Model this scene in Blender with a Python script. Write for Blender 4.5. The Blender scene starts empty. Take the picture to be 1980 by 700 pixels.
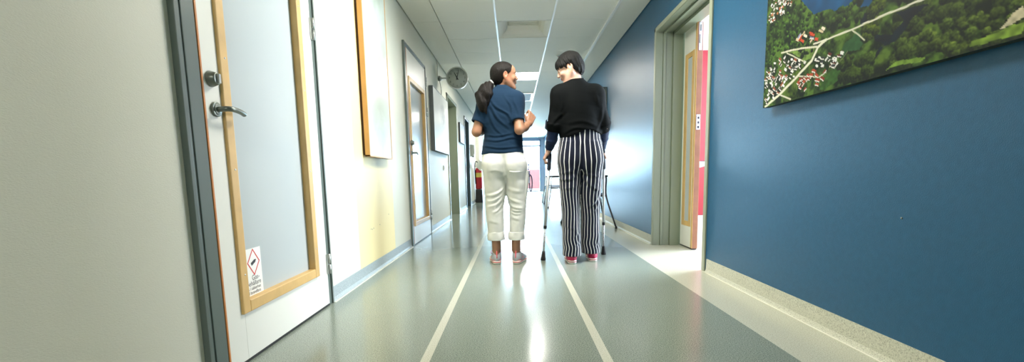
import bpy, bmesh, math, random
import numpy as np
from mathutils import Vector, Matrix
random.seed(7); np.random.seed(7)
C = bpy.context.scene.collection
SC = bpy.context.scene

# ------------------------------------------------------------------ camera, world, view
F_PX, CY_PX, PITCH, YAW, ROLL, CAM_H = 867.39, 445.60, 0.1212, -0.0071, -0.0207, 0.7011
def camera():
    cy, sy = math.cos(YAW), math.sin(YAW)
    f = Vector((sy*math.cos(PITCH), cy*math.cos(PITCH), -math.sin(PITCH)))
    rt = Vector((cy, -sy, 0)); up = rt.cross(f)
    rr = math.cos(ROLL)*rt + math.sin(ROLL)*up
    uu = -math.sin(ROLL)*rt + math.cos(ROLL)*up
    cam = bpy.data.cameras.new('camera'); o = bpy.data.objects.new('camera', cam); C.objects.link(o)
    cam.sensor_width = 36; cam.lens = F_PX/1980*36; cam.shift_y = (CY_PX-350)/1980
    cam.clip_start = .02; cam.clip_end = 200
    M = Matrix((rr, uu, -f)).transposed().to_4x4(); M.translation = (0, 0, CAM_H)
    o.matrix_world = M; SC.camera = o
camera()
W = bpy.data.worlds.new('sky'); SC.world = W; W.use_nodes = True
W.node_tree.nodes['Background'].inputs[0].default_value = (.62, .80, 1.0, 1)
W.node_tree.nodes['Background'].inputs[1].default_value = 5.0
SC.view_settings.view_transform = 'Standard'
try: SC.view_settings.look = 'None'
except Exception: pass
SC.view_settings.exposure = 1.45; SC.view_settings.gamma = 1; SC.view_settings.use_curve_mapping = False
SC.cycles.use_denoising = True; SC.cycles.max_bounces = 10; SC.cycles.diffuse_bounces = 6; SC.cycles.glossy_bounces = 5
SC.cycles.transparent_max_bounces = 12; SC.cycles.caustics_reflective = False; SC.cycles.caustics_refractive = False
SC.cycles.sample_clamp_indirect = 6
def area(name, loc, direction, sx, sy, power, col=(1,1,1), portal=False):
    l = bpy.data.lights.new(name, 'AREA'); l.shape = 'RECTANGLE'; l.size = sx; l.size_y = sy; l.energy = power; l.color = col
    if portal: l.cycles.is_portal = True
    o = bpy.data.objects.new(name, l); C.objects.link(o); o.location = loc
    o.rotation_euler = Vector(direction).to_track_quat('-Z', 'Y').to_euler()
    return o
# daylight: through the glazed end of the corridor and the windows of the side room
XL, XR, ZC = -1.0676, 1.3475, 2.342
Y0, Y1 = -4.0, 20.0
LAMP_STRENGTH = 27.0
area('end_daylight', (0.3, 20.30, 1.15), (0, -1, -.05), 1.7, 2.0, 270, (.56, .78, 1.0))
area('room_window_daylight', (4.72, 4.6, 1.45), (-1, -.25, -.12), 2.6, 1.3, 300, (.86, .91, 1.0))

# ------------------------------------------------------------------ helpers
def lin(c):
    c = c/255.0
    return c/12.92 if c <= .04045 else ((c+.055)/1.055)**2.4
def rgb(r, g, b): return (lin(r), lin(g), lin(b), 1)
MATS = {}
def mat(name, col, rough=.5, metal=0, spec=.5, noise=None, bump=None, coat=0, emit=None, coord='Object', sheen=0):
    """noise=(scale, amount) varies the value of the colour; bump=(scale, strength, stretch)"""
    if name in MATS: return MATS[name]
    m = bpy.data.materials.new(name); m.use_nodes = True; MATS[name] = m
    nt = m.node_tree; b = nt.nodes['Principled BSDF']
    b.inputs['Base Color'].default_value = col; b.inputs['Roughness'].default_value = rough
    b.inputs['Metallic'].default_value = metal; b.inputs['Specular IOR Level'].default_value = spec
    b.inputs['Coat Weight'].default_value = coat; b.inputs['Coat Roughness'].default_value = .1
    b.inputs['Sheen Weight'].default_value = sheen
    if emit: b.inputs['Emission Color'].default_value = emit[0]; b.inputs['Emission Strength'].default_value = emit[1]
    tc = nt.nodes.new('ShaderNodeTexCoord')
    if noise:
        n = nt.nodes.new('ShaderNodeTexNoise'); n.inputs['Scale'].default_value = noise[0]; n.inputs['Detail'].default_value = 3
        r = nt.nodes.new('ShaderNodeMapRange'); r.inputs['From Min'].default_value = .3; r.inputs['From Max'].default_value = .7
        r.inputs['To Min'].default_value = 1-noise[1]; r.inputs['To Max'].default_value = 1+noise[1]
        mx = nt.nodes.new('ShaderNodeMix'); mx.data_type = 'RGBA'; mx.blend_type = 'MULTIPLY'; mx.inputs[0].default_value = 1
        mx.inputs[6].default_value = col
        nt.links.new(tc.outputs[coord], n.inputs['Vector']); nt.links.new(n.outputs[0], r.inputs[0])
        nt.links.new(r.outputs[0], mx.inputs[7]); nt.links.new(mx.outputs[2], b.inputs['Base Color'])
    if bump:
        n = nt.nodes.new('ShaderNodeTexNoise'); n.inputs['Scale'].default_value = bump[0]; n.inputs['Detail'].default_value = 2
        mp = nt.nodes.new('ShaderNodeMapping'); mp.inputs['Scale'].default_value = bump[2] if len(bump) > 2 else (1, 1, 1)
        bp = nt.nodes.new('ShaderNodeBump'); bp.inputs['Strength'].default_value = bump[1]; bp.inputs['Distance'].default_value = .002
        nt.links.new(tc.outputs[coord], mp.inputs[0]); nt.links.new(mp.outputs[0], n.inputs['Vector'])
        nt.links.new(n.outputs[0], bp.inputs['Height']); nt.links.new(bp.outputs[0], b.inputs['Normal'])
    return m
def speckle(name, base, dark, light, scale=260, rough=.2, coat=.0, spec=.5):
    m = mat(name, base, rough, coat=coat, spec=spec); nt = m.node_tree; b = nt.nodes['Principled BSDF']
    geo = nt.nodes.new('ShaderNodeNewGeometry')
    n = nt.nodes.new('ShaderNodeTexNoise'); n.inputs['Scale'].default_value = scale; n.inputs['Detail'].default_value = 2
    cr = nt.nodes.new('ShaderNodeValToRGB'); e = cr.color_ramp.elements
    e[0].position = .36; e[0].color = dark; e[1].position = .68; e[1].color = light
    x = e.new(.44); x.color = base; x = e.new(.58); x.color = base
    n2 = nt.nodes.new('ShaderNodeTexNoise'); n2.inputs['Scale'].default_value = 1.7; n2.inputs['Detail'].default_value = 3
    r = nt.nodes.new('ShaderNodeMapRange'); r.inputs['To Min'].default_value = rough*.8; r.inputs['To Max'].default_value = rough*1.25
    nt.links.new(geo.outputs['Position'], n.inputs['Vector']); nt.links.new(n.outputs[0], cr.inputs[0])
    nt.links.new(cr.outputs[0], b.inputs['Base Color'])
    nt.links.new(geo.outputs['Position'], n2.inputs['Vector']); nt.links.new(n2.outputs[0], r.inputs[0]); nt.links.new(r.outputs[0], b.inputs['Roughness'])
    return m
def glass(name, tint=(.9, .95, .95, 1)):
    m = bpy.data.materials.new(name); m.use_nodes = True; MATS[name] = m; nt = m.node_tree; nt.nodes.clear()
    o = nt.nodes.new('ShaderNodeOutputMaterial'); t = nt.nodes.new('ShaderNodeBsdfTransparent'); g = nt.nodes.new('ShaderNodeBsdfGlossy')
    g.inputs['Roughness'].default_value = .03; t.inputs[0].default_value = tint
    f = nt.nodes.new('ShaderNodeFresnel'); x = nt.nodes.new('ShaderNodeMixShader')
    nt.links.new(f.outputs[0], x.inputs[0]); nt.links.new(t.outputs[0], x.inputs[1]); nt.links.new(g.outputs[0], x.inputs[2])
    nt.links.new(x.outputs[0], o.inputs[0]); return m

def tag(o, label=None, cat=None, group=None, kind=None):
    if label: o['label'] = label
    if cat: o['category'] = cat
    if group: o['group'] = group
    if kind: o['kind'] = kind
    return o
def empty(name, loc, label=None, cat=None, group=None, rz=0):
    o = bpy.data.objects.new(name, None); C.objects.link(o); o.location = loc; o.rotation_euler = (0, 0, rz)
    o.empty_display_size = .1
    bpy.context.view_layer.update()
    return tag(o, label, cat, group)
def wloc(o):
    v = Vector((0, 0, 0))
    while o: v = v + Vector(o.location); o = o.parent
    return v
def link_mesh(name, me, parent=None, org=None):
    """mesh coordinates are world coordinates; the object origin goes to org (or the parent's)"""
    o = bpy.data.objects.new(name, me); C.objects.link(o)
    n = len(me.vertices); co = np.empty(n*3, np.float32); me.vertices.foreach_get('co', co); co = co.reshape(-1, 3)
    if parent is not None:
        base = np.array(wloc(parent)); o.parent = parent
    else:
        lo, hi = co.min(0), co.max(0)
        base = np.array(org if org is not None else ((lo[0]+hi[0])/2, (lo[1]+hi[1])/2, lo[2]))
        o.location = Vector([float(v) for v in base])
    me.vertices.foreach_set('co', (co-base).astype(np.float32).ravel()); me.update()
    return o
class MB:
    def __init__(s): s.v = []; s.f = []; s.m = []; s.sm = []; s.mats = []
    def _mi(s, m):
        if m not in s.mats: s.mats.append(m)
        return s.mats.index(m)
    def add(s, vs, fs, m, smooth=False):
        k = len(s.v); s.v += [tuple(v) for v in vs]; mi = s._mi(m)
        for f in fs: s.f.append([k+i for i in f]); s.m.append(mi); s.sm.append(smooth)
        return s
    def box(s, x0, x1, y0, y1, z0, z1, m, skip=''):
        x0, x1 = min(x0, x1), max(x0, x1); y0, y1 = min(y0, y1), max(y0, y1); z0, z1 = min(z0, z1), max(z0, z1)
        vs = [(x, y, z) for x in (x0, x1) for y in (y0, y1) for z in (z0, z1)]
        return s.add(vs, [(0,1,3,2), (4,6,7,5), (0,4,5,1), (2,3,7,6), (0,2,6,4), (1,5,7,3)], m)
    def ring(s, c, d, r, n=16, ref=None):
        d = Vector(d).normalized(); a = Vector(ref) if ref is not None else (Vector((0,0,1)) if abs(d.z) < .9 else Vector((1,0,0)))
        u = d.cross(a).normalized(); w = d.cross(u).normalized()
        rx, ry = r if isinstance(r, tuple) else (r, r)
        return [tuple(Vector(c)+u*rx*math.cos(t)+w*ry*math.sin(t)) for t in [2*math.pi*i/n for i in range(n)]]
    def tube(s, pts, r, m, n=14, cap=True, ref=None):
        pts = [Vector(p) for p in pts]; k = len(pts)
        rs = r if isinstance(r, list) else [r]*k
        vs = []
        for i, p in enumerate(pts):
            d = (pts[min(i+1, k-1)]-pts[max(i-1, 0)])
            vs += s.ring(p, d, rs[i], n, ref)
        fs = []
        for i in range(k-1):
            for j in range(n): fs.append((i*n+j, i*n+(j+1) % n, (i+1)*n+(j+1) % n, (i+1)*n+j))
        if cap: fs.append(tuple(range(n-1, -1, -1))); fs.append(tuple((k-1)*n+j for j in range(n)))
        return s.add(vs, fs, m, True)
    def cyl(s, a, b, r, m, n=24): return s.tube([a, b], r, m, n)
    def prism(s, poly, axis, a, b, m):
        """poly in the two other axes, extruded along axis from a to b"""
        n = len(poly)
        def P(p, t): return {'x': (t, p[0], p[1]), 'y': (p[0], t, p[1]), 'z': (p[0], p[1], t)}[axis]
        vs = [P(p, a) for p in poly]+[P(p, b) for p in poly]
        fs = [(i, (i+1) % n, n+(i+1) % n, n+i) for i in range(n)]+[tuple(range(n-1, -1, -1)), tuple(range(n, 2*n))]
        return s.add(vs, fs, m)
    def build(s, name, parent=None, bevel=0, org=None, seg=2):
        me = bpy.data.meshes.new(name); me.from_pydata([Vector(v) for v in s.v], [], s.f)
        for m in s.mats: me.materials.append(m)
        me.polygons.foreach_set('material_index', s.m); me.polygons.foreach_set('use_smooth', s.sm)
        bm = bmesh.new(); bm.from_mesh(me); bmesh.ops.recalc_face_normals(bm, faces=bm.faces); bm.to_mesh(me); bm.free()
        o = link_mesh(name, me, parent, org)
        if bevel:
            b = o.modifiers.new('b', 'BEVEL'); b.width = bevel; b.segments = seg; b.limit_method = 'ANGLE'; b.angle_limit = .7
        return o
def smooth_path(pts, n=8):
    """Catmull-Rom through the points"""
    P = [Vector(p) for p in pts]; P = [P[0]*2-P[1]]+P+[P[-1]*2-P[-2]]; out = []
    for i in range(1, len(P)-2):
        for k in range(n):
            t = k/n; a, b, c, d = P[i-1], P[i], P[i+1], P[i+2]
            out.append(.5*((2*b)+(c-a)*t+(2*a-5*b+4*c-d)*t*t+(-a+3*b-3*c+d)*t**3))
    out.append(P[-2]); return out
def text_mesh(s, size, m, align='CENTER', thick=.0004):
    cu = bpy.data.curves.new('t', 'FONT'); cu.body = s; cu.size = size; cu.align_x = align; cu.align_y = 'CENTER'; cu.extrude = thick
    o = bpy.data.objects.new('t', cu); C.objects.link(o); bpy.context.view_layer.update()
    me = bpy.data.meshes.new_from_object(o.evaluated_get(bpy.context.evaluated_depsgraph_get()))
    vs = [tuple(v.co) for v in me.vertices]; fs = [tuple(p.vertices) for p in me.polygons]
    bpy.data.objects.remove(o); bpy.data.curves.remove(cu); bpy.data.meshes.remove(me)
    return vs, fs

# ------------------------------------------------------------------ materials
wall_white = mat('wall_white', rgb(222, 222, 206), .55, bump=(240, .35, (1, 1, 1)), spec=.3)
wall_woven = mat('wall_woven', rgb(212, 212, 196), .55, bump=(520, .3, (.35, .35, 1)), spec=.3)
wall_yellow = mat('wall_yellow', rgb(236, 220, 168), .5, bump=(240, .3), noise=(1.2, .03))
wall_blue = mat('wall_blue', rgb(38, 88, 121), .32, bump=(420, .5, (1, 1, .6)), spec=.30, noise=(40, .05))
wall_red = mat('wall_red', rgb(120, 14, 24), .5)
ceil_white = mat('ceiling_white', rgb(238, 236, 226), .7, bump=(500, .2), spec=.2)
bar_white = mat('ceiling_bar_white', rgb(240, 240, 238), .3, spec=.6)
gap_dark = mat('shadow_gap_dark', rgb(70, 76, 68), .7)
frame_grey = mat('frame_grey', rgb(92, 104, 98), .35, spec=.5)
frame_green = mat('frame_green', rgb(120, 130, 110), .38, spec=.5)
frame_edge = mat('frame_edge_beige', rgb(150, 156, 134), .45)
frame_slate = mat('frame_slate', rgb(72, 92, 98), .4)
leaf_white = mat('leaf_white', rgb(226, 226, 216), .35, spec=.4)
wood = mat('light_wood', rgb(204, 168, 106), .42, noise=(9, .10), bump=(60, .25, (1, 1, .05)))
wood_edge = mat('wood_edge', rgb(142, 96, 68), .5, noise=(14, .12))
frost = mat('frosted_glass', rgb(182, 190, 190), .22, spec=.5, noise=(.8, .03))
steel = mat('brushed_steel', rgb(178, 182, 178), .32, metal=.9)
dark_steel = mat('nickel_grey', rgb(120, 126, 118), .35, metal=.7)
black = mat('black_plastic', rgb(22, 24, 26), .4)
floor_grey = speckle('linoleum_grey', rgb(128, 137, 125), rgb(84, 94, 84), rgb(166, 174, 160), 240, .17, spec=.55)
floor_light = speckle('linoleum_light', rgb(190, 190, 172), rgb(158, 158, 142), rgb(210, 210, 192), 240, .2, spec=.55)
base_beige = speckle('skirting_beige', rgb(194, 194, 176), rgb(150, 150, 134), rgb(214, 214, 196), 220, .4)
base_grey = speckle('skirting_grey', rgb(160, 170, 172), rgb(124, 136, 140), rgb(186, 196, 198), 220, .4)
weld = mat('weld_light', rgb(222, 222, 204), .4)

# ------------------------------------------------------------------ setting: floor, ceiling, walls
RX1 = 4.6                       # far side of the room on the right
f = MB()
for a, b, m in [(XL-.3, -.375, floor_grey), (-.375, -.338, floor_light), (-.338, .322, floor_grey), (.322, .360, floor_light), (.360, 1.0437, floor_grey), (1.0437, RX1, floor_light)]:
    f.box(a, b, Y0, Y1+.15, -.08, 0, m)
tag(f.build('floor', org=(0, 0, 0)), kind='structure')

def wall(name, x0, x1, ya, yb, holes, m_of, ztop=2.5):
    """wall slab between x0 and x1 with door holes [(y0, y1, z1)] ; m_of: list of (y_end, material)"""
    w = MB(); cuts = sorted(set([ya, yb]+[h[0] for h in holes]+[h[1] for h in holes]+[e for e, _ in m_of if ya < e < yb]))
    for a, b in zip(cuts[:-1], cuts[1:]):
        mid = (a+b)/2; m = next(mm for e, mm in m_of if mid < e); z0 = 0
        for h in holes:
            if h[0] < mid < h[1]: z0 = h[2]
        w.box(x0, x1, a, b, z0, ztop, m)
    return tag(w.build(name, org=(x0, ya, 0)), kind='structure')
DL = [(1.50, 2.49, 2.045), (4.58, 5.60, 2.045), (7.43, 8.60, 2.03), (9.98, 10.87, 2.0), (12.9, 13.9, 2.05), (16.0, 17.0, 2.05)]
wall('wall_left', XL-.25, XL, Y0, Y1, DL, [(1.53, wall_woven), (3.03, wall_white), (3.945, wall_yellow), (99, wall_white)])
DR = [(3.16, 4.372, 2.012)]
wall('wall_right', XR, XR+.15, Y0, Y1, DR, [(99, wall_blue)])
# ceiling: tiles in rows, smooth soffits at both sides, one tile is a coved recess
c = MB()
for a_, b_, c1_, d_ in ((XL-.25, -.154, Y0, Y1), (.434, RX1, Y0, Y1), (-.154, .434, Y0, 5.029), (-.154, .434, 5.616, Y1)): c.box(a_, b_, c1_, d_, ZC+.03, ZC+.06, gap_dark)
c.box(XL-.25, RX1+.12, Y0-.15, Y1+.15, ZC+.13, ZC+.16, gap_dark)
TY0 = 5.0226-.6*15
tiles_y = [TY0+.6*i for i in range(0, 42) if TY0+.6*i < Y1-.3]
LAMPS_Y = [5.0226+.6*k for k in (-20+8, -4, 4, 12, 20)]
for y in tiles_y:
    for ci, x in enumerate((-.76, -.16, .44)):
        if ci == 1 and any(abs(y-l) < .05 for l in LAMPS_Y+[5.0226]): continue
        c.box(x+.006, x+.594, y+.0018, y+.5982, ZC, ZC+.03, ceil_white)
for i, y in enumerate(np.arange(Y0, Y1, 1.8)):
    c.box(XL+.012, -.764, y+.002, min(y+1.798, Y1), ZC, ZC+.03, ceil_white)
    c.box(1.058, XR-.008, y, min(y+1.8, Y1), ZC, ZC+.03, ceil_white)
c.build('ceiling', org=(0, 0, ZC), bevel=.0)['kind'] = 'structure'
g = MB()
for x in (-.16, .44): g.box(x-.009, x+.009, Y0, Y1, ZC-.004, ZC+.02, bar_white)
g.box(1.032, 1.062, Y0, Y1, ZC-.012, ZC+.02, bar_white)
tag(g.build('trim_1', org=(0, 0, ZC)), kind='structure')
# recessed coved tile
r = MB()
def ringsq(h, z): cx, cy = .14, 5.3226; return [(cx-h, cy-h, z), (cx+h, cy-h, z), (cx+h, cy+h, z), (cx-h, cy+h, z)]
prof = [(.294, ZC), (.286, ZC+.002), (.262, ZC+.008), (.232, ZC+.024), (.200, ZC+.055), (.180, ZC+.11)]
vs = []; fs = []
for h, z in prof: vs += ringsq(h, z)
for i in range(len(prof)-1):
    for j in range(4): fs.append((i*4+j, i*4+(j+1) % 4, (i+1)*4+(j+1) % 4, (i+1)*4+j))
k = (len(prof)-1)*4; fs.append((k, k+1, k+2, k+3)); r.add(vs, fs, ceil_white)
rd = empty('ceiling_recess', (.14, 5.3226, ZC), 'square recessed ceiling air outlet with flared sides among the nearest tiles', 'air outlet')
r.build('recess_box', rd)
gl = MB()
for k in range(9): gl.box(.14-.17, .14+.17, 5.3226-.17+k*.04, 5.3226-.15+k*.04, ZC+.100, ZC+.104, ceil_white)
gl.build('grille', rd)

# skirtings
def skirt(name, x, sgn, spans, h, m):
    s = MB()
    for a, b in spans:
        s.prism([(x, 0), (x+sgn*.022, 0), (x+sgn*.012, .006), (x+sgn*.006, .02), (x+sgn*.004, h), (x, h)], 'y', a, b, m)
        s.box(x+sgn*.022, x+sgn*.030, a, b, 0, .0025, weld)
    return tag(s.build(name, org=(x, 0, 0)), kind='structure')
skirt('baseboard_left', XL, 1, [(Y0, 1.46), (2.505, 4.54), (5.62, 7.40), (8.63, 9.95), (10.90, 12.86), (13.94, 15.96), (17.04, Y1)], .083, base_grey)
skirt('baseboard_right', XR, -1, [(Y0, 3.12), (4.395, Y1)], .092, base_beige)

# near end of the corridor behind the camera, far end glazing
w = MB(); w.box(XL-.25, XR+.15, Y0-.15, Y0, 0, 2.5, wall_white); tag(w.build('wall_back'), kind='structure')
w = MB()
we = mat('end_wall_blue_grey', rgb(150, 166, 190), .5); w.box(XL-.25, -.62, Y1, Y1+.15, 0, 2.5, we); w.box(1.20, XR+.15, Y1, Y1+.15, 0, 2.5, we); w.box(-.62, 1.20, Y1, Y1+.15, 2.26, 2.5, we)
tag(w.build('wall_end'), kind='structure')
fr_end = mat('end_frame_blue_grey', rgb(120, 142, 168), .4)
e = MB()
for x in (-.62, .28, 1.14): e.box(x, x+.06, Y1, Y1+.08, 0, 2.26, fr_end)
for z, hh in ((0, .03), (1.96, .05), (2.20, .06)): e.box(-.62, 1.20, Y1, Y1+.08, z, z+hh, fr_end)
dn = tag(e.build('door_5', org=(.29, Y1, 0)), kind='structure')
p = MB(); gm = glass('clear_glass'); p.box(-.58, .30, Y1+.03, Y1+.036, .1, 2.2, gm); p.box(.33, 1.15, Y1+.03, Y1+.036, .1, 2.2, gm)
p.build('pane', dn)
o = MB(); o.box(-8, 8, Y1+.2, 40, -.1, -.02, mat('outside_paving', rgb(190, 186, 184), .8)); tag(o.build('ground_outside'), kind='structure')
o = MB(); o.box(-3, 3.2, 25.0, 25.2, -.02, 1.02, mat('outside_red_wall', rgb(138, 84, 80), .8, noise=(3, .06))); tag(o.build('wall_outside'), kind='structure')
# ------------------------------------------------------------------ side room on the right
rm = MB()
RW = mat('room_white', rgb(228, 224, 238), .6)
rm.box(1.65, RX1, 6.36, 6.5, 0, 2.5, wall_red)
tag(rm.build('wall_room_back'), kind='structure')
rm = MB()
# white band with a slanted lower edge painted on the red wall
rm.prism([(1.9, .715), (2.42, .715), (2.70, .79), (3.3, .86), (3.3, .845), (1.9, .845)], 'y', 6.357, 6.36, RW)
tag(rm.build('trim_2'), kind='structure')
rm = MB(); rm.box(XR+.15, RX1, 2.0, 2.1, 0, 2.5, RW); tag(rm.build('wall_room_front'), kind='structure')
rm = MB()
rm.box(RX1, RX1+.12, 2.0, 6.5, 0, .75, RW); rm.box(RX1, RX1+.12, 2.0, 6.5, 2.15, 2.5, RW)
rm.box(RX1, RX1+.12, 2.0, 3.2, .75, 2.15, RW); rm.box(RX1, RX1+.12, 6.0, 6.5, .75, 2.15, RW)
tag(rm.build('wall_room_right'), kind='structure')
rm = MB(); rm.box(XR+.15, XR+.17, 4.62, 6.36, 0, 2.5, RW); rm.box(XR+.15, XR+.17, 2.1, 2.98, 0, 2.5, RW); tag(rm.build('wall_room_left'), kind='structure')
rm = MB()
for i in range(5):
    for j in range(8): rm.box(XR+.15+.61*i, XR+.15+.61*i+.6, 2.0+.61*j, 2.0+.61*j+.6, ZC+.0, ZC+.028, RW)
tag(rm.build('ceiling_room', org=(3, 4, ZC)), kind='structure')
rm = MB()
for y in (3.2, 4.57, 5.94): rm.box(RX1+.02, RX1+.09, y, y+.06, .75, 2.15, leaf_white)
for z in (.75, 2.09): rm.box(RX1+.02, RX1+.09, 3.2, 6.0, z, z+.06, leaf_white)
wn = tag(rm.build('window_1'), kind='structure')
rm = MB(); rm.box(RX1+.05, RX1+.055, 3.24, 5.96, .79, 2.11, gm); rm.build('pane', wn)
s = MB(); s.box(1.66, RX1, 6.345, 6.357, 0, .09, base_grey); tag(s.build('baseboard_room'), kind='structure')

# right doorway: stepped steel frame, passive half leaf still closed
d = MB(); ya, yb, zt = 3.14, 4.385, 2.03
for z0, z1 in [(0, zt)]:
    d.box(XR-.012, XR, ya, ya+.045, 0, zt, frame_edge); d.box(XR-.012, XR, yb-.035, yb, 0, zt, frame_edge)
    d.box(XR-.012, XR, ya, yb, zt-.035, zt+.0, frame_edge)
def reveal(xa, xb, t):      # one step of the frame: near jamb, far jamb, head
    d.box(xa, xb, ya+.012, ya+.045+t, 0, zt-.035, frame_green); d.box(xa, xb, yb-.035-t, yb-.010, 0, zt-.035, frame_green)
    d.box(xa, xb, ya+.02, yb-.02, zt-.035-t, zt-.012, frame_green)
reveal(XR-.006, XR+.06, .004); reveal(XR+.06, XR+.085, .018); reveal(XR+.085, XR+.15, .006); reveal(XR+.15, XR+.235, .032); reveal(XR+.235, XR+.27, .012)
d.box(XR+.15, XR+.30, 2.98, ya+.045, 0, 2.3, frame_green); d.box(XR+.15, XR+.30, yb-.035, 4.62, 0, 2.3, frame_green); d.box(XR+.15, XR+.30, ya, 4.62, zt-.035, 2.35, frame_green)
dr = tag(d.build('door_3', org=(XR, 3.76, 0), bevel=.002), kind='structure')
LX = 1.600; l0, l1, lz = 4.045, 4.330, 1.975
l = MB()
l.box(LX, LX+.042, l0, l0+.055, .012, lz, leaf_white); l.box(LX, LX+.042, l1-.055, l1, .012, lz, leaf_white)
l.box(LX, LX+.042, l0+.05, l1-.05, .012, .24, leaf_white); l.box(LX, LX+.042, l0+.05, l1-.05, 1.72, lz, leaf_white)
hl = empty('half_leaf_door', (LX, l1, .012), 'narrow passive door leaf with glazed strip standing in the open right doorway', 'door')
l.build('leaf', hl, bevel=.002)
t = MB(); t.box(LX-.004, LX+.046, l0-.02, l0+.0, .012, lz, wood_edge); t.box(LX-.006, LX+.002, l0-.02, l0+.012, .012, lz, wood)
t.build('wood_edge', hl, bevel=.002)
t = MB()
for a, b, z0, z1 in [(l0+.035, l0+.085, .205, 1.765), (l1-.095, l1-.035, .205, 1.765), (l0+.085, l1-.095, .205, .25), (l0+.085, l1-.095, 1.72, 1.765)]: t.box(LX-.003, LX+.045, a, b, z0, z1, wood)
t.build('glazing_bead', hl, bevel=.002)
t = MB(); t.box(LX+.002, LX+.010, l0+.07, l1-.08, .23, 1.74, frost); t.build('pane', hl)
t = MB(); t.box(LX+.004, LX+.038, l0-.024, l0-.018, 1.07, 1.20, steel)
for z in (1.09, 1.13, 1.17): t.box(LX+.015, LX+.029, l0-.0255, l0-.022, z-.008, z+.011, black)
t.build('strike_plate', hl)
t = MB(); t.box(LX+.008, LX+.036, l0-.024, l0-.018, 1.74, 1.97, steel); t.box(LX+.014, LX+.030, l0-.034, l0-.022, 1.80, 1.87, steel); t.box(LX+.018, LX+.026, l0-.03, l0-.022, 1.90, 1.95, dark_steel)
t.build('flush_bolt', hl, bevel=.001)
t = MB(); t.box(LX+.002, LX+.04, l0-.018, l1, .003, .013, black); t.build('bottom_seal', hl)

# ------------------------------------------------------------------ doors on the left wall
def wall_frame(name, ya, yb, zt, m, fa=.05, fw=.045, proj=.014, depth=.12):
    d = MB()
    for a, b in ((ya-fa, ya), (yb, yb+fw)): d.box(XL-depth, XL+proj, a, b, 0, zt+fw, m)
    d.box(XL-depth, XL+proj-.0005, ya-fa+.0005, yb+fw-.0005, zt+.0005, zt+fw, m)
    d.box(XL+proj, XL+proj+.004, ya-fa+.034, ya-.004, 0, zt, m)
    # raised outer lip of the pressed steel profile
    for a, b in ((ya-fa, ya-fa+.016), (yb+fw-.008, yb+fw+.004)): d.box(XL+.001, XL+proj+.008, a-.001, b, .001, zt+fw+.006, m)
    d.box(XL+.0005, XL+proj+.0075, ya-fa+.001, yb+fw+.003, zt+fw-.012, zt+fw+.004, m)
    return tag(d.build(name, org=(XL, (ya+yb)/2, 0), bevel=.002), kind='structure')
def glazed_door(name, ya, yb, gy0, gy1, label, zb=.012, zt=2.035, gz0=.195, gz1=1.77):
    X1 = XL+.018; X0 = X1-.042
    r = empty(name, (XL-.02, (ya+yb)/2, zb), label, 'door')
    l = MB()
    l.box(X0, X1, ya, gy0+.02, zb, zt, leaf_white); l.box(X0, X1, gy1-.02, yb, zb, zt, leaf_white)
    l.box(X0, X1, gy0+.02, gy1-.02, zb, gz0+.02, leaf_white); l.box(X0, X1, gy0+.02, gy1-.02, gz1-.02, zt, leaf_white)
    l.build('leaf', r, bevel=.0015)
    t = MB(); t.box(X0, X1+.0008, ya-.006, ya+.0012, zb, zt, mat('door_lipping_orange', rgb(196, 124, 62), .45)); t.build('wood_edge', r)
    t = MB(); w_ = .046
    t.box(X1-.03, X1+.011, gy0, gy0+w_, gz0, gz1, wood); t.box(X1-.03, X1+.011, gy1-w_, gy1, gz0, gz1, wood)
    t.box(X1-.03, X1+.011, gy0+w_, gy1-w_, gz0, gz0+w_, wood); t.box(X1-.03, X1+.011, gy0+w_, gy1-w_, gz1-w_, gz1, wood)
    tr = t.build('glazing_bead', r, bevel=.004)
    sc_ = MB()
    for yy in (gy0+.026, gy1-.026):
        for zz in (gz0+.15, gz0+.55, gz0+.95, gz0+1.35): sc_.cyl((X1+.010, yy, zz), (X1+.0122, yy, zz), .0035, steel, 10)
    sc_.build('screw_heads', tr)
    t = MB(); t.box(X1-.028, X1-.022, gy0+.02, gy1-.02, gz0+.02, gz1-.02, frost); t.build('pane', r)
    t = MB(); t.box(X0+.004, X1-.001, ya, yb, .002, zb, black); t.build('bottom_seal', r)
    # lever and lock
    ly = ya+.050; lz_ = .955
    t = MB(); t.cyl((X1, ly, lz_), (X1+.009, ly, lz_), .026, dark_steel, 28); t.cyl((X1+.008, ly, lz_), (X1+.012, ly, lz_), .019, dark_steel, 28)
    rose = t.build('handle_rose', r, bevel=.002)
    t = MB()
    t.tube(smooth_path([(X1+.010, ly, lz_), (X1+.032, ly, lz_+.001), (X1+.044, ly+.006, lz_+.002), (X1+.050, ly+.022, lz_+.002), (X1+.049, ly+.060, lz_+.0), (X1+.044, ly+.094, lz_-.004), (X1+.042, ly+.099, lz_-.005)], 6),
           .0095, dark_steel, 16)
    t.build('lever_handle', r)
    t = MB(); lk = lz_+.102; ly2 = ly-.012
    t.tube([(X1, ly2, lk), (X1+.004, ly2, lk), (X1+.024, ly2, lk), (X1+.027, ly2, lk)], [.027, .0275, .021, .018], dark_steel, 28)
    t.box(X1+.026, X1+.036, ly2-.005, ly2+.005, lk-.016, lk+.016, steel)
    t.build('thumb_lock', r, bevel=.001)
    for hz in (1.485, .235, 1.84):
        t = MB(); yh = yb+.004
        t.cyl((XL+.030, yh, hz-.055), (XL+.030, yh, hz-.004), .0075, steel, 14); t.cyl((XL+.030, yh, hz+.002), (XL+.030, yh, hz+.055), .0085, steel, 14)
        t.box(XL+.016, XL+.026, yh-.012, yh+.012, hz-.055, hz+.055, steel)
        t.build('hinge', r)
    return r
wall_frame('door_1', 1.562, 2.455, 2.045, frame_grey, fa=.10)
wall_frame('door_2', 4.620, 5.570, 2.0, frame_grey, fa=.075, fw=.03)
glazed_door('glazed_door', 1.568, 2.450, 1.656, 2.330, 'nearest white door on the left wall, frosted pane with a gas warning sticker')
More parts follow.
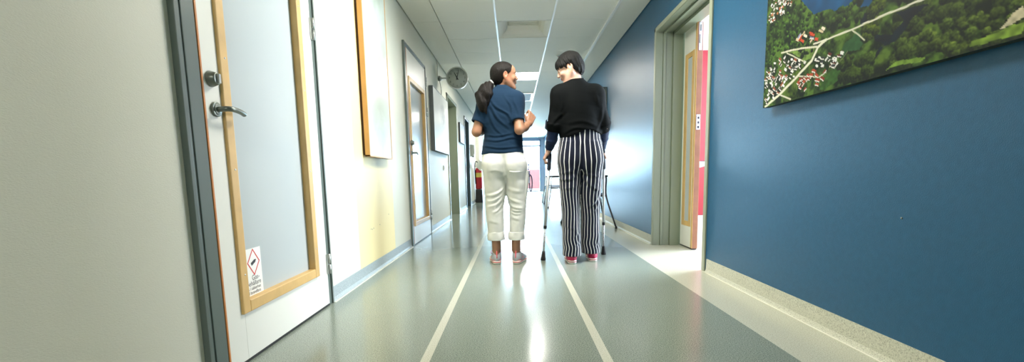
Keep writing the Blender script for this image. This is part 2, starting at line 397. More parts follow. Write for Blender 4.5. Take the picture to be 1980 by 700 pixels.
glazed_door('glazed_door', 4.627, 5.564, 4.665, 5.47, 'second white glazed door on the left, between yellow wall and grey picture', zt=1.99, gz1=1.725)
# thin light trim on frame beyond door 1 : dark groove
# warning sticker on the frosted pane
red_ink = mat('red_ink', rgb(205, 50, 42), .5); black_ink = mat('black_ink', rgb(35, 36, 38), .5); paper = mat('sticker_white', rgb(236, 236, 228), .5)
XS = XL+.018-.022+.0006
st = empty('warning_sticker', (XS, 1.76, .225), 'white gas warning sticker with red diamond in the lower corner of the nearest door pane', 'sign')
t = MB(); t.box(XS-.0004, XS+.0004, 1.68, 1.852, .226, .431, paper); t.build('sticker_sheet', st)
t = MB(); cy_, cz_ = 1.797, .374; h1, h2 = (.044, .056), (.037, .048)
vo = [(cy_, cz_-h1[1]), (cy_+h1[0], cz_), (cy_, cz_+h1[1]), (cy_-h1[0], cz_)]; vi = [(cy_, cz_-h2[1]), (cy_+h2[0], cz_), (cy_, cz_+h2[1]), (cy_-h2[0], cz_)]
vs = [(XS+.0008, a, b) for a, b in vo+vi]; t.add(vs, [(i, (i+1) % 4, 4+(i+1) % 4, 4+i) for i in range(4)], red_ink); t.build('red_diamond', st)
t = MB(); a = .42; dy, dz = math.cos(a), math.sin(a)
def cap(l0_, l1_, r_): 
    pts = [(l0_, -r_), (l1_-.004, -r_), (l1_, -r_*.35), (l1_+.005, -r_*.35), (l1_+.005, r_*.35), (l1_, r_*.35), (l1_-.004, r_), (l0_, r_)]
    return [(XS+.0009, cy_+u*dy-v*dz, cz_+u*dz+v*dy) for u, v in pts]
vs = cap(-.019, .015, .0065); t.add(vs, [tuple(range(len(vs)))], black_ink); t.build('gas_cylinder_pictogram', st)
t = MB()
for s_, size, y, z in [('Gas-', .029, 1.803, .311), ('behållare', .027, 1.789, .289), ('förs i säkerhet', .0190, 1.779, .269), ('vid brandfara', .0190, 1.782, .252)]:
    vs, fs = text_mesh(s_, size, black_ink, thick=0)
    t.add([(XS+.0009, y+v[0], z+v[1]) for v in vs], fs, black_ink)
t.build('lettering', st)

# deep doorways further along the left wall
for nm, (ya, yb, zt), m in (('door_4', DL[2], frame_green), ('door_6', DL[3], frame_slate), ('door_7', DL[4], frame_green), ('door_8', DL[5], frame_green)):
    d = MB(); X0 = XL-.25
    for a, b in ((ya-.03, ya+.035), (yb-.035, yb+.03)): d.box(XL-.24, XL+.014, a, b, 0, zt+.02, m)
    d.box(XL-.24, XL+.014, ya-.03, yb+.03, zt-.03, zt+.02, m)
    d.box(XL-.26, XL-.21, ya, yb, 0, zt, frame_slate if m is frame_slate else leaf_white)
    dd = tag(d.build(nm, org=(XL, (ya+yb)/2, 0), bevel=.002), kind='structure')
    h = MB(); h.cyl((XL-.21, ya+.10, 1.0), (XL-.17, ya+.10, 1.0), .012, dark_steel, 12); h.cyl((XL-.17, ya+.10, 1.0), (XL-.17, ya+.22, 1.0), .01, dark_steel, 12); h.build('door_handle', dd)

# ------------------------------------------------------------------ pictures
def box_picture(x, ya, yb, za, zb, th, art, frame_m, label, name='framed_picture', side=1, lip=.012, groups=None):
    r = empty(name, (x, (ya+yb)/2, za), label, 'picture')
    t = MB(); xa, xb = x, x+side*th
    for a, b, c_, d_ in ((ya, ya+lip, za, zb), (yb-lip, yb, za, zb), (ya, yb, za, za+lip), (ya, yb, zb-lip, zb)): t.box(xa, xb+side*.003, a, b, c_, d_, frame_m)
    t.build('frame', r, bevel=.002)
    t = MB(); t.box(xa+side*.01, xb, ya+lip, yb-lip, za+lip, zb-lip, art); t.build('picture_sheet', r)
    return r
def soft_art(name, base, cols, scale, stretch=(1, 1, 1)):
    m = mat(name, base, .35); nt = m.node_tree; b = nt.nodes['Principled BSDF']
    tc = nt.nodes.new('ShaderNodeTexCoord'); mp = nt.nodes.new('ShaderNodeMapping'); mp.inputs['Scale'].default_value = stretch
    n = nt.nodes.new('ShaderNodeTexNoise'); n.inputs['Scale'].default_value = scale; n.inputs['Detail'].default_value = 5
    cr = nt.nodes.new('ShaderNodeValToRGB'); e = cr.color_ramp.elements; e[0].position = .40; e[0].color = cols[0]; e[1].position = .66; e[1].color = base
    x = e.new(.52); x.color = cols[1]
    nt.links.new(tc.outputs['Object'], mp.inputs[0]); nt.links.new(mp.outputs[0], n.inputs['Vector']); nt.links.new(n.outputs[0], cr.inputs[0]); nt.links.new(cr.outputs[0], b.inputs['Base Color'])
    return m
art1 = soft_art('pale_watercolour', rgb(206, 212, 206), (rgb(180, 190, 178), rgb(194, 203, 194)), 3.5)
box_picture(XL+.018, 3.21, 3.80, .858, 2.15, .032, art1, mat('pale_wood', rgb(200, 152, 88), .4, noise=(8, .06)), 'tall pale picture in a light wood box frame on the yellow wall')
pb = [o for o in bpy.data.objects if o.name.startswith('framed_picture')][0]
t = MB(); t.box(XL, XL+.018, 3.222, 3.788, .87, 2.138, mat('gap_shade_brown', rgb(70, 48, 30), .8)); t.build('gap_shade_backing', pb)  # filler behind the frame, coloured dark for the shade in the wall gap
art2 = mat('grey_drawing', rgb(188, 192, 186), .4)
nt = art2.node_tree; b_ = nt.nodes['Principled BSDF']
tc = nt.nodes.new('ShaderNodeTexCoord'); gr = nt.nodes.new('ShaderNodeTexGradient'); gr.gradient_type = 'SPHERICAL'
mp = nt.nodes.new('ShaderNodeMapping'); mp.vector_type = 'TEXTURE'; mp.inputs['Location'].default_value = (0.05, .12, .52); mp.inputs['Scale'].default_value = (.6, .34, .22)
wv = nt.nodes.new('ShaderNodeTexNoise'); wv.inputs['Scale'].default_value = 14; ad = nt.nodes.new('ShaderNodeMath'); ad.operation = 'MULTIPLY'
cr = nt.nodes.new('ShaderNodeValToRGB'); cr.color_ramp.elements[0].position = .05; cr.color_ramp.elements[0].color = rgb(204, 207, 200); cr.color_ramp.elements[1].position = .35; cr.color_ramp.elements[1].color = rgb(120, 126, 126)
nt.links.new(tc.outputs['Object'], mp.inputs[0]); nt.links.new(mp.outputs[0], gr.inputs[0]); nt.links.new(tc.outputs['Object'], wv.inputs['Vector'])
nt.links.new(gr.outputs[1], ad.inputs[0]); nt.links.new(wv.outputs[0], ad.inputs[1]); nt.links.new(ad.outputs[0], cr.inputs[0]); nt.links.new(cr.outputs[0], b_.inputs['Base Color'])
box_picture(XL, 5.90, 7.22, 1.05, 1.87, .05, art2, mat('picture_edge_grey', rgb(98, 104, 104), .5), 'large pale grey picture with dark edges between door and clock', lip=.006)
box_picture(XL, 8.93, 9.70, 1.38, 1.76, .03, soft_art('blue_grey_print', rgb(150, 160, 164), (rgb(92, 106, 114), rgb(122, 134, 140)), 5), black, 'small dark framed picture far down the left wall')
box_picture(XR, 6.60, 7.7, 1.33, 1.93, .055, mat('board_white', rgb(232, 232, 230), .3), mat('board_edge_grey', rgb(150, 152, 148), .4), 'white wall board with grey edge on the blue wall beyond the doorway', name='wall_board', side=-1)
# light switch by the grey picture
t = MB(); t.box(XL, XL+.010, 6.86, 6.94, .80, .88, leaf_white); sw = t.build('light_switch', bevel=.002); tag(sw, 'white light switch on the left wall under the grey picture', 'switch')
t = MB(); t.box(XL+.010, XL+.014, 6.88, 6.92, .815, .865, paper); t.build('rocker', sw)
# ------------------------------------------------------------------ large aerial photograph on canvas, right wall
ART = {
'lake': [(2.125,1.456),(2.074,1.404),(2.035,1.368),(1.956,1.35),(1.903,1.337),(1.854,1.333),(1.798,1.321),(1.725,1.281),(1.715,1.305),(1.765,1.348),(2.08,1.468)],
'town': [(2.4,1.591),(2.225,1.524),(2.186,1.463),(2.245,1.44),(2.379,1.439)],
'river': [(1.766,1.27),(1.724,1.271),(1.7,1.233),(1.719,1.214),(1.68,1.15),(1.647,1.129),(1.66,1.106),(1.686,1.081),(1.714,1.076),(1.662,1.124),(1.595,1.126),(1.566,1.146),(1.538,1.174),(1.503,1.199),(1.476,1.206),(1.529,1.212),(1.598,1.227),(1.567,1.188),(1.605,1.149),(1.667,1.174),(1.752,1.212)],
'field': [(1.84,1.186),(1.779,1.214),(1.736,1.174),(1.759,1.144),(1.818,1.152),(1.832,1.15),(1.854,1.129),(1.848,1.168)],
'field2': [(1.589,1.058),(1.533,1.053),(1.472,1.045),(1.492,1.035),(1.566,1.04),(1.624,1.041)],
'field3': [(1.335,1.057),(1.294,1.054),(1.241,1.059),(1.199,1.059),(1.197,1.032),(1.247,1.036),(1.336,1.039)],
'heath': [(2.201,1.25),(2.108,1.237),(2.016,1.217),(2.03,1.187),(2.077,1.178),(2.131,1.214)],
'lawn': [(1.912,1.101),(1.816,1.126),(1.78,1.137),(1.813,1.092),(1.886,1.04),(1.971,1.034),(1.962,1.062)],
'houses': [(2.392,1.209),(2.243,1.257),(2.165,1.225),(2.065,1.172),(2.136,1.128),(2.242,1.084),(2.314,1.054),(2.38,1.038)],
'houses2': [(2.018,1.184),(1.847,1.161),(1.836,1.138),(1.901,1.099),(2.003,1.144)],
'reds': [(2.068,1.14),(1.912,1.105),(1.931,1.077),(1.994,1.046),(2.13,1.064),(2.127,1.094)],
'manor': [(2.172,1.314),(2.065,1.308),(2.005,1.282),(1.899,1.291),(1.877,1.264),(1.957,1.247),(2.135,1.256)],
'grey': [(1.203,1.099),(1.223,1.09),(1.258,1.062),(1.241,1.059),(1.209,1.07),(1.201,1.072)],
'road1': [(1.478,1.227),(1.598,1.23),(1.68,1.231),(1.798,1.229),(1.967,1.234),(2.023,1.237)],
'road2': [(2.379,1.028),(2.27,1.064),(2.135,1.12),(2.029,1.172),(1.996,1.216),(1.945,1.233)],
'road3': [(2.258,1.264),(2.121,1.245),(2.005,1.221)],
'road4': [(2.214,1.25),(2.13,1.205),(2.071,1.173)],
'road5': [(1.798,1.225),(1.736,1.172)],
'road6': [(2.123,1.125),(1.976,1.09),(1.933,1.102)],
'road7': [(2.248,1.064),(2.167,1.03)],
'road8': [(1.854,1.126),(1.818,1.153)],
}
def inpoly(P, y, z):
    r = np.zeros(y.shape, bool); n = len(P)
    for i in range(n):
        (a, b), (c_, d) = P[i], P[(i+1) % n]
        if b == d: continue
        r ^= ((b > z) != (d > z)) & (y < (c_-a)*(z-b)/(d-b)+a)
    return r
def dline(P, y, z):
    best = np.full(y.shape, 9.)
    for (a, b), (c_, d) in zip(P[:-1], P[1:]):
        vx, vz = c_-a, d-b; t = np.clip(((y-a)*vx+(z-b)*vz)/(vx*vx+vz*vz+1e-9), 0, 1)
        best = np.minimum(best, np.hypot(y-a-t*vx, z-b-t*vz))
    return best
def vnoise(y, z, s, seed=0):
    rs = np.random.RandomState(seed); T = rs.rand(256, 256)
    a, b = y*s, z*s; i, j = np.floor(a).astype(int), np.floor(b).astype(int); fa, fb = a-i, b-j
    fa = fa*fa*(3-2*fa); fb = fb*fb*(3-2*fb)
    g = lambda p, q: T[p % 256, q % 256]
    return (g(i, j)*(1-fa)+g(i+1, j)*fa)*(1-fb)+(g(i, j+1)*(1-fa)+g(i+1, j+1)*fa)*fb
def canvas_art():
    X = XR-.045; ya, yb, za, zb = .60, 2.402, 1.024, 2.0
    ys = np.arange(ya, yb+.001, .0034); zs = np.concatenate([np.arange(za, 1.62, .0030), np.arange(1.62, zb+.01, .0125)])
    Yg, Zg = np.meshgrid(ys, zs, indexing='ij')
    wy = Yg+(vnoise(Yg, Zg, 30, 5)-.5)*.016; wz = Zg+(vnoise(Yg, Zg, 30, 6)-.5)*.012
    col = np.zeros(Yg.shape+(3,))
    S = lambda *c: np.array(c, float)
    # woodland: rounded crowns, warmer to the right
    n = .5*vnoise(Yg, Zg, 22, 1)+.3*vnoise(Yg, Zg, 55, 2)+.2*vnoise(Yg, Zg, 120, 3)
    col[:] = S(34, 50, 26)
    t = np.clip((n-.30)/.38, 0, 1)[..., None]
    col = col*(1-t)+S(98, 124, 60)*t
    t = np.clip((vnoise(Yg, Zg, 6, 9)-.45)*2.4, 0, 1)[..., None]*.5; col = col*(1-t)+col*S(1.05, .92, .7)*t
    # individual crowns
    rs = np.random.RandomState(3)
    def crowns(num, y0, y1, z0, z1, ra, rb, tone):
        nonlocal col
        for _ in range(num):
            cy = rs.uniform(y0, y1); cz = rs.uniform(z0, z1); r = rs.uniform(ra, rb)
            m = (abs(Yg-cy) < r*1.5) & (abs(Zg-cz) < r*1.3)
            if not m.any(): continue
            i0, j0 = np.argwhere(m).min(0); i1, j1 = np.argwhere(m).max(0)+1
            yy, zz = Yg[i0:i1, j0:j1], Zg[i0:i1, j0:j1]
            d = np.hypot((yy-cy)/(r*1.15), (zz-cz)/r)+(vnoise(yy, zz, 90, 8)-.5)*.45
            a = np.clip((1.0-d)*5, 0, 1)[..., None]
            sh = np.clip(.5+.5*((yy-cy)*-.4+(zz-cz)*.9)/r, 0, 1)+(vnoise(yy, zz, 200, 4)-.5)*.5
            c_ = S(24, 36, 20)*(1-np.clip(sh, 0, 1)[..., None])+S(*tone)*rs.uniform(.75, 1.1)*np.clip(sh, 0, 1)[..., None]
            col[i0:i1, j0:j1] = col[i0:i1, j0:j1]*(1-a)+c_*a
    crowns(330, .9, 1.60, 1.03, 1.5, .012, .030, (112, 130, 62))
    crowns(140, 2.0, 2.4, 1.23, 1.46, .006, .014, (112, 148, 66))
    crowns(60, .9, 1.5, 1.03, 1.12, .010, .022, (132, 150, 70))
    def fill(k, c_, noise=.12, s=80):
        nonlocal col
        m = inpoly(ART[k], wy, wz); v = 1+(vnoise(Yg, Zg, s, 11)-.5)*2*noise
        col[m] = (S(*c_)*v[..., None])[m]; return m
    fill('lake', (24, 92, 128), .12, 25); fill('river', (22, 46, 54), .2, 40); fill('field', (62, 98, 62), .08); fill('lawn', (70, 102, 52), .15)
    fill('field2', (124, 150, 72), .15); fill('field3', (120, 142, 66), .25); fill('heath', (112, 134, 74), .2); fill('grey', (186, 178, 152), .2)
    crowns(46, 1.70, 1.84, 1.04, 1.11, .014, .026, (98, 118, 48)); crowns(14, 1.78, 1.86, 1.10, 1.13, .010, .018, (98, 118, 48)); crowns(24, 1.67, 1.735, 1.18, 1.29, .014, .024, (124, 140, 48))
    crowns(26, 1.76, 1.96, 1.26, 1.33, .010, .018, (100, 124, 56)); crowns(40, 2.0, 2.2, 1.20, 1.30, .006, .012, (70, 92, 44))
    for k, w_, c_ in [('road1', .0048, (216, 212, 194)), ('road2', .0075, (214, 212, 192)), ('road3', .005, (210, 206, 186)), ('road4', .004, (206, 204, 184)), ('road5', .004, (200, 198, 176)), ('road6', .004, (206, 202, 184)), ('road7', .005, (206, 202, 184)), ('road8', .003, (120, 128, 96))]:
        a = np.clip((w_-dline(ART[k], wy*.3+Yg*.7, wz*.3+Zg*.7))/.002, 0, 1)[..., None]; col = col*(1-a)+S(*c_)*a
    # small houses: roof + wall + short shadow
    def houses(k, num, tones, sa=.007, sb=.013):
        P = ART[k]; y0, y1 = min(p[0] for p in P), max(p[0] for p in P); z0, z1 = min(p[1] for p in P), max(p[1] for p in P); got = 0
        for _ in range(num*6):
            cy, cz = rs.uniform(y0, y1), rs.uniform(z0, z1)
            if not inpoly(P, np.array([cy]), np.array([cz]))[0]: continue
            if min(float(dline(ART[r_], np.array([cy]), np.array([cz]))[0]) for r_ in ('road1', 'road2', 'road3')) < .011: continue
            w_, h_, an = rs.uniform(sa, sb), rs.uniform(.0035, .0065), rs.choice([.55, .35, -.6])
            dy, dz = Yg-cy, Zg-cz; u, v = dy*math.cos(an)+dz*math.sin(an), -dy*math.sin(an)+dz*math.cos(an)
            t_ = tones[rs.randint(len(tones))]
            col[(abs(u) < w_) & (abs(v+.004) < h_)] = S(52, 58, 44); col[(abs(u) < w_*.9) & (abs(v) < h_)] = S(*t_)
            if t_[0] < 190: col[(abs(u) < w_*.9) & (abs(v+h_) < .0022)] = S(226, 222, 212)
            got += 1
            if got >= num: break
    W_ = [(232, 230, 222), (214, 212, 206), (96, 94, 92), (62, 62, 64), (156, 96, 74), (240, 238, 230)]
    houses('houses', 95, W_); houses('houses2', 26, [(220, 220, 214), (70, 74, 76), (110, 66, 54)]); houses('town', 60, W_+[(190, 130, 96)], .005, .009)
    houses('reds', 26, [(158, 76, 54), (172, 92, 66), (136, 66, 50)], .009, .016); houses('manor', 14, [(150, 150, 170), (196, 92, 64), (226, 216, 196), (206, 190, 160)], .012, .02)
    col = np.clip((col-128)*1.15+108, 0, 255)/255; colL = np.where(col <= .04045, col/12.92, ((col+.055)/1.055)**2.4)
    ny, nz = len(ys), len(zs); idx = np.arange(ny*nz).reshape(ny, nz)
    co = np.stack([np.full(Yg.shape, X), Yg, Zg], -1).reshape(-1, 3)
    q = np.stack([idx[:-1, :-1], idx[:-1, 1:], idx[1:, 1:], idx[1:, :-1]], -1).reshape(-1, 4)
    return co, q, colL.reshape(-1, 3), (X, ya, yb, za, zb)
def raw_mesh(name, co, q, mats, smooth=True):
    me = bpy.data.meshes.new(name); me.vertices.add(len(co)); me.vertices.foreach_set('co', np.asarray(co, np.float32).ravel())
    me.loops.add(q.size); me.loops.foreach_set('vertex_index', q.astype(np.int32).ravel())
    me.polygons.add(len(q)); me.polygons.foreach_set('loop_start', (np.arange(len(q))*4).astype(np.int32))
    try: me.polygons.foreach_set('loop_total', np.full(len(q), 4, np.int32))
    except Exception: pass
    me.polygons.foreach_set('use_smooth', np.full(len(q), smooth)); me.update(calc_edges=True); me.validate()
    for m in mats: me.materials.append(m)
    return me
def vcol(me, col):
    a = me.color_attributes.new('col', 'FLOAT_COLOR', 'POINT'); d = np.ones((len(me.vertices), 4), np.float32); d[:, :3] = col; a.data.foreach_set('color', d.ravel())
def vcol_mat(name, rough=.45, **k):
    m = mat(name, (1, 1, 1, 1), rough, **k); nt = m.node_tree; a = nt.nodes.new('ShaderNodeAttribute'); a.attribute_name = 'col'
    nt.links.new(a.outputs['Color'], nt.nodes['Principled BSDF'].inputs['Base Color']); return m
co, q_, colL, (X, ya, yb, za, zb) = canvas_art()
cv = empty('canvas_picture', (XR, (ya+yb)/2, za), 'large unframed aerial photograph of a town and woods hanging on the near blue wall', 'picture')
me = raw_mesh('printed_face', co, q_, [vcol_mat('print', .6, spec=.2)], False); vcol(me, colL); link_mesh('printed_face', me, cv)
t = MB(); t.box(X+.0008, XR-.012, ya, yb, za, zb, mat('canvas_edge', rgb(40, 46, 34), .6)); t.build('stretcher', cv)
t = MB(); t.box(XR-.013, XR, ya+.05, yb-.03, za+.03, zb-.03, mat('batten', rgb(60, 54, 44), .7)); t.build('wall_batten', cv)

# ------------------------------------------------------------------ clock on a wall bracket
cx_, cz_, cyy, R_ = -.794, 2.119, 6.70, .150
ck = empty('wall_clock', (XL, 6.72, 2.119), 'round white double-faced clock on a bracket at the left wall', 'clock')
rim = mat('clock_rim', rgb(214, 214, 206), .35); facem = mat('clock_face', rgb(186, 192, 182), .4)
t = MB(); n_ = 64
prof_ = [(R_-.008, -.030), (R_, -.030), (R_+.006, -.024), (R_+.006, .024), (R_, .030), (R_-.008, .030), (R_-.010, .024), (R_-.010, -.024)]
vs = []; fs = []
for i in range(n_):
    a = 2*math.pi*i/n_
    for r_, y_ in prof_: vs.append((cx_+r_*math.cos(a), cyy+y_, cz_+r_*math.sin(a)))
for i in range(n_):
    for j in range(8): fs.append((i*8+j, i*8+(j+1) % 8, ((i+1) % n_)*8+(j+1) % 8, ((i+1) % n_)*8+j))
t.add(vs, fs, rim, True); t.build('rim', ck)
t = MB(); t.cyl((cx_, cyy-.022, cz_), (cx_, cyy+.022, cz_), R_-.008, facem, 64); t.build('dial', ck)
t = MB()
for h in range(1, 13):
    a = math.radians(90-30*h); vs, fs = text_mesh(str(h), .040, black_ink, thick=0)
    t.add([(cx_+.112*math.cos(a)+v[0], cyy-.0228, cz_+.112*math.sin(a)+v[1]) for v in vs], fs, mat('numeral_grey', rgb(84, 92, 84), .5))
for mi in range(60):
    a = math.radians(6*mi); r0 = .134 if mi % 5 else .131
    t.add([(cx_+r*math.cos(a)+s*.0008*math.sin(a), cyy-.0228, cz_+r*math.sin(a)-s*.0008*math.cos(a)) for r, s in ((r0, -1), (.139, -1), (.139, 1), (r0, 1))], [(0, 1, 2, 3)], MATS['numeral_grey'])
t.build('numerals', ck)
def hand(nm, ang, L_, w_, yo):
    a = math.radians(90-ang); d = (math.cos(a), math.sin(a)); p = (-d[1], d[0])
    P = lambda u, v: (cx_+d[0]*u+p[0]*v, cz_+d[1]*u+p[1]*v)
    t = MB(); t.prism([P(-.032, -w_*1.3), P(L_, -w_*.6), P(L_, w_*.6), P(-.032, w_*1.3)], 'y', cyy-yo, cyy-yo-.0015, black_ink); t.build(nm, ck)
hand('hour_hand', 332, .085, .0055, .0245); hand('minute_hand', 15, .122, .004, .027)
t = MB(); t.cyl((cx_, cyy-.023, cz_), (cx_, cyy-.031, cz_), .007, black_ink, 16); t.build('hub', ck)
t = MB(); t.prism([(cx_-.006, cz_+.058), (cx_+.008, cz_+.058), (cx_+.008, cz_+.066), (cx_-.006, cz_+.066)], 'y', cyy-.0226, cyy-.0235, black_ink); t.build('dial_mark', ck)
t = MB(); t.cyl((XL, cyy, cz_), (XL+.03, cyy, cz_), .036, dark_steel, 24); t.tube([(XL+.03, cyy, cz_), (XL+.045, cyy, cz_), (XL+.055, cyy, cz_), (cx_-R_+.006, cyy, cz_)], [.034, .026, .013, .013], rim, 18); t.build('bracket', ck)
t = MB(); t.tube([(XL+.006, 6.62, 2.335), (XL+.006, 6.62, 2.14), (XL+.006, 6.68, 2.125)], .006, leaf_white, 8)
t.tube(smooth_path([(XL+.008, 6.76, 2.10), (XL+.02, 6.80, 1.98), (XL+.008, 6.86, 1.90), (XL+.008, 6.86, 1.88)], 6), .005, dark_steel, 8); t.build('cable', ck)

# ------------------------------------------------------------------ ceiling lamps and vent
lamp_em = mat('lamp_diffuser', rgb(250, 250, 245), .4, emit=((1, .965, .89, 1), LAMP_STRENGTH))
descr = ['ceiling light panel behind the camera, second from the near end', 'ceiling light panel almost above the camera', 'nearest visible square ceiling light panel, between the two heads', 'small second ceiling light panel above the raised hand', 'farthest ceiling light panel before the glazed end']
lk_ = None
for i, y in enumerate(LAMPS_Y):
    if lk_ is None:
        lk_ = empty('ceiling_light', (.14, y+.3, ZC), descr[i], 'ceiling light', 'ceiling lights')
        t = MB()
        for a, b, c_, d_ in ((-.154, .434, y+.003, y+.018), (-.154, .434, y+.582, y+.597), (-.154, -.139, y+.018, y+.582), (.419, .434, y+.018, y+.582)): t.box(a, b, c_, d_, ZC-.004, ZC+.03, bar_white)
        fr = t.build('frame', lk_)
        t = MB(); t.box(-.139, .419, y+.018, y+.582, ZC+.004, ZC+.012, lamp_em); df = t.build('diffuser', lk_)
    else:
        r2 = lk_.copy(); C.objects.link(r2); r2.location = (.14, y+.3, ZC); r2['label'] = descr[i]
        for ch in (fr, df): c2 = ch.copy(); C.objects.link(c2); c2.parent = r2
tan = mat('vent_tan', rgb(112, 94, 54), .6)
ve = empty('ceiling_vent', (.26, 9.80, ZC), 'beige slotted ventilation grille in the corridor ceiling between the lamps', 'vent')
t = MB()
for a, b, c_, d_ in ((.10, .42, 9.25, 9.29), (.10, .42, 10.14, 10.18), (.10, .14, 9.29, 10.14), (.38, .42, 9.29, 10.14)): t.box(a, b, c_, d_, ZC-.012, ZC+.002, bar_white)
t.build('frame', ve)
t = MB()
for k in range(22): t.box(.14, .38, 9.30+k*.038, 9.325+k*.038, ZC-.014, ZC-.004, tan)
t.build('slats', ve)
t = MB(); t.box(.14, .38, 9.29, 10.14, ZC-.004, ZC-.002, mat('vent_back', rgb(120, 114, 90), .7)); t.build('backing', ve)
sp = MB(); sp.tube([(.641, 6.45, ZC), (.641, 6.45, ZC-.006), (.641, 6.45, ZC-.016), (.641, 6.45, ZC-.018)], [.030, .028, .014, .010], leaf_white, 24)
sp.box(.636, .646, 6.445, 6.455, ZC-.024, ZC-.017, red_ink)
tag(sp.build('smoke_detector', org=(.641, 6.45, ZC)), 'small round white smoke detector on the ceiling tile beside the striped-trouser person', 'smoke detector')
# ------------------------------------------------------------------ signed-distance modelling of figures and shoes
def smin(a, b, k):
    if k <= 0: return np.minimum(a, b)
    h = np.maximum(k-np.abs(a-b), 0)/k; return np.minimum(a, b)-h*h*k*.25
class Field:
    def __init__(s, xs, ys, zs):
        s.ax = [np.asarray(a, np.float32) for a in (xs, ys, zs)]; s.D = np.full([len(a) for a in s.ax], 1., np.float32)
    def sl(s, lo, hi, pad):
        r = []
        for a, l, h in zip(s.ax, lo, hi):
            i = int(np.searchsorted(a, l-pad)); j = int(np.searchsorted(a, h+pad)); r.append(slice(max(i-1, 0), min(j+1, len(a))))
        return tuple(r)
    def grid(s, S):
        a, b, c_ = (s.ax[i][S[i]] for i in range(3)); return a[:, None, None], b[None, :, None], c_[None, None, :]
    def put(s, fn, lo, hi, k=.01, op='u'):
        S = s.sl(lo, hi, k+.022)
        if min(s.D[S].shape) == 0: return s
        d = fn(*s.grid(S)).astype(np.float32)
        s.D[S] = smin(s.D[S], d, k) if op == 'u' else -smin(-s.D[S], d, k)
        return s
    def cone(s, a, b, ra, rb, k=.01, op='u'):
        a = np.array(a, float); b = np.array(b, float); v = b-a; L2 = v@v+1e-12
        def fn(x, y, z):
            t = np.clip(((x-a[0])*v[0]+(y-a[1])*v[1]+(z-a[2])*v[2])/L2, 0, 1)
            return np.sqrt((x-a[0]-t*v[0])**2+(y-a[1]-t*v[1])**2+(z-a[2]-t*v[2])**2)-(ra+(rb-ra)*t)
        m = max(ra, rb); return s.put(fn, np.minimum(a, b)-m, np.maximum(a, b)+m, k, op)
    def chain(s, pts, rs, k=.01):
        for i in range(len(pts)-1): s.cone(pts[i], pts[i+1], rs[i], rs[i+1], k if i == 0 else max(k, .006))
        return s
    def ell(s, c, r, R=None, k=.01, op='u'):
        c = np.array(c, float); r = np.array(r, float); R = np.eye(3) if R is None else np.array(R)
        def fn(x, y, z):
            dx, dy, dz = x-c[0], y-c[1], z-c[2]; q = [R[i][0]*dx+R[i][1]*dy+R[i][2]*dz for i in range(3)]
            k0 = np.sqrt(sum((q[i]/r[i])**2 for i in range(3))); k1 = np.sqrt(sum((q[i]/r[i]**2)**2 for i in range(3)))+1e-9
            return k0*(k0-1)/k1
        m = r.max(); return s.put(fn, c-m, c+m, k, op)
    def loft(s, rows, k=.01, e=2.0, op='u', axis=2):
        """rows (z, cx, cy, rx, ry): elliptical sections stacked along z"""
        rows = np.array(rows, float); zz = np.linspace(rows[0, 0], rows[-1, 0], 200); T = [np.interp(zz, rows[:, 0], rows[:, i]) for i in range(1, 5)]
        w = np.exp(-np.linspace(-2, 2, 13)**2); w /= w.sum(); T = [np.convolve(np.pad(t, 6, 'reflect', reflect_type='odd'), w, 'valid') for t in T]
        def fn(x, y, z):
            zc = np.clip(z, zz[0], zz[-1]); cx, cy, rx, ry = (np.interp(zc, zz, t) for t in T)
            q = (np.abs((x-cx)/rx)**e+np.abs((y-cy)/ry)**e)**(1/e); d = (q-1)*np.minimum(rx, ry)
            return np.maximum(d, np.maximum(zz[0]-z, z-zz[-1]))
        lo = ((rows[:, 1]-rows[:, 3]).min(), (rows[:, 2]-rows[:, 4]).min(), zz[0]); hi = ((rows[:, 1]+rows[:, 3]).max(), (rows[:, 2]+rows[:, 4]).max(), zz[-1])
        return s.put(fn, lo, hi, k, op)
    def plane(s, n, d):      # keep n.p < d
        x, y, z = s.grid((slice(None),)*3); s.D = np.maximum(s.D, (n[0]*x+n[1]*y+n[2]*z-d).astype(np.float32)); return s
    def disp(s, fn):
        x, y, z = s.grid((slice(None),)*3); near = np.abs(s.D) < .03; s.D = np.where(near, s.D+fn(x, y, z), s.D).astype(np.float32); return s
    def nets(s):
        D = s.D; nx, ny, nz = D.shape; I = D < 0; cn = (nx-1)*(ny-1)*(nz-1); cid = lambda i, j, k: (i*(ny-1)+j)*(nz-1)+k
        ids = []; pos = []; quads = []
        for ax in range(3):
            A = [slice(None)]*3; B = [slice(None)]*3; A[ax] = slice(0, -1); B[ax] = slice(1, None); A, B = tuple(A), tuple(B)
            e = np.argwhere(I[A] != I[B]); f2 = e.copy(); f2[:, ax] += 1
            d0 = D[tuple(e.T)]; d1 = D[tuple(f2.T)]; t = d0/(d0-d1)
            p = np.stack([s.ax[i][e[:, i]] for i in range(3)], 1); p[:, ax] += t*(s.ax[ax][f2[:, ax]]-s.ax[ax][e[:, ax]])
            b, c_ = (ax+1) % 3, (ax+2) % 3; ok = (e[:, b] > 0) & (e[:, c_] > 0) & (e[:, b] < D.shape[b]-1) & (e[:, c_] < D.shape[c_]-1)
            e, p, ins = e[ok], p[ok], d0[ok] < 0; cells = []
            for ob, oc in ((-1, -1), (0, -1), (0, 0), (-1, 0)):
                g = e.copy(); g[:, b] += ob; g[:, c_] += oc; ci = cid(g[:, 0], g[:, 1], g[:, 2]); cells.append(ci); ids.append(ci); pos.append(p)
            q = np.stack(cells, 1); q[~ins] = q[~ins][:, ::-1]; quads.append(q)
        ids = np.concatenate(ids); pos = np.concatenate(pos); quads = np.concatenate(quads); uq, inv = np.unique(ids, return_inverse=True); cnt = np.bincount(inv)
        V = np.stack([np.bincount(inv, pos[:, i])/cnt for i in range(3)], 1); Q = np.searchsorted(uq, quads)
        return V, Q
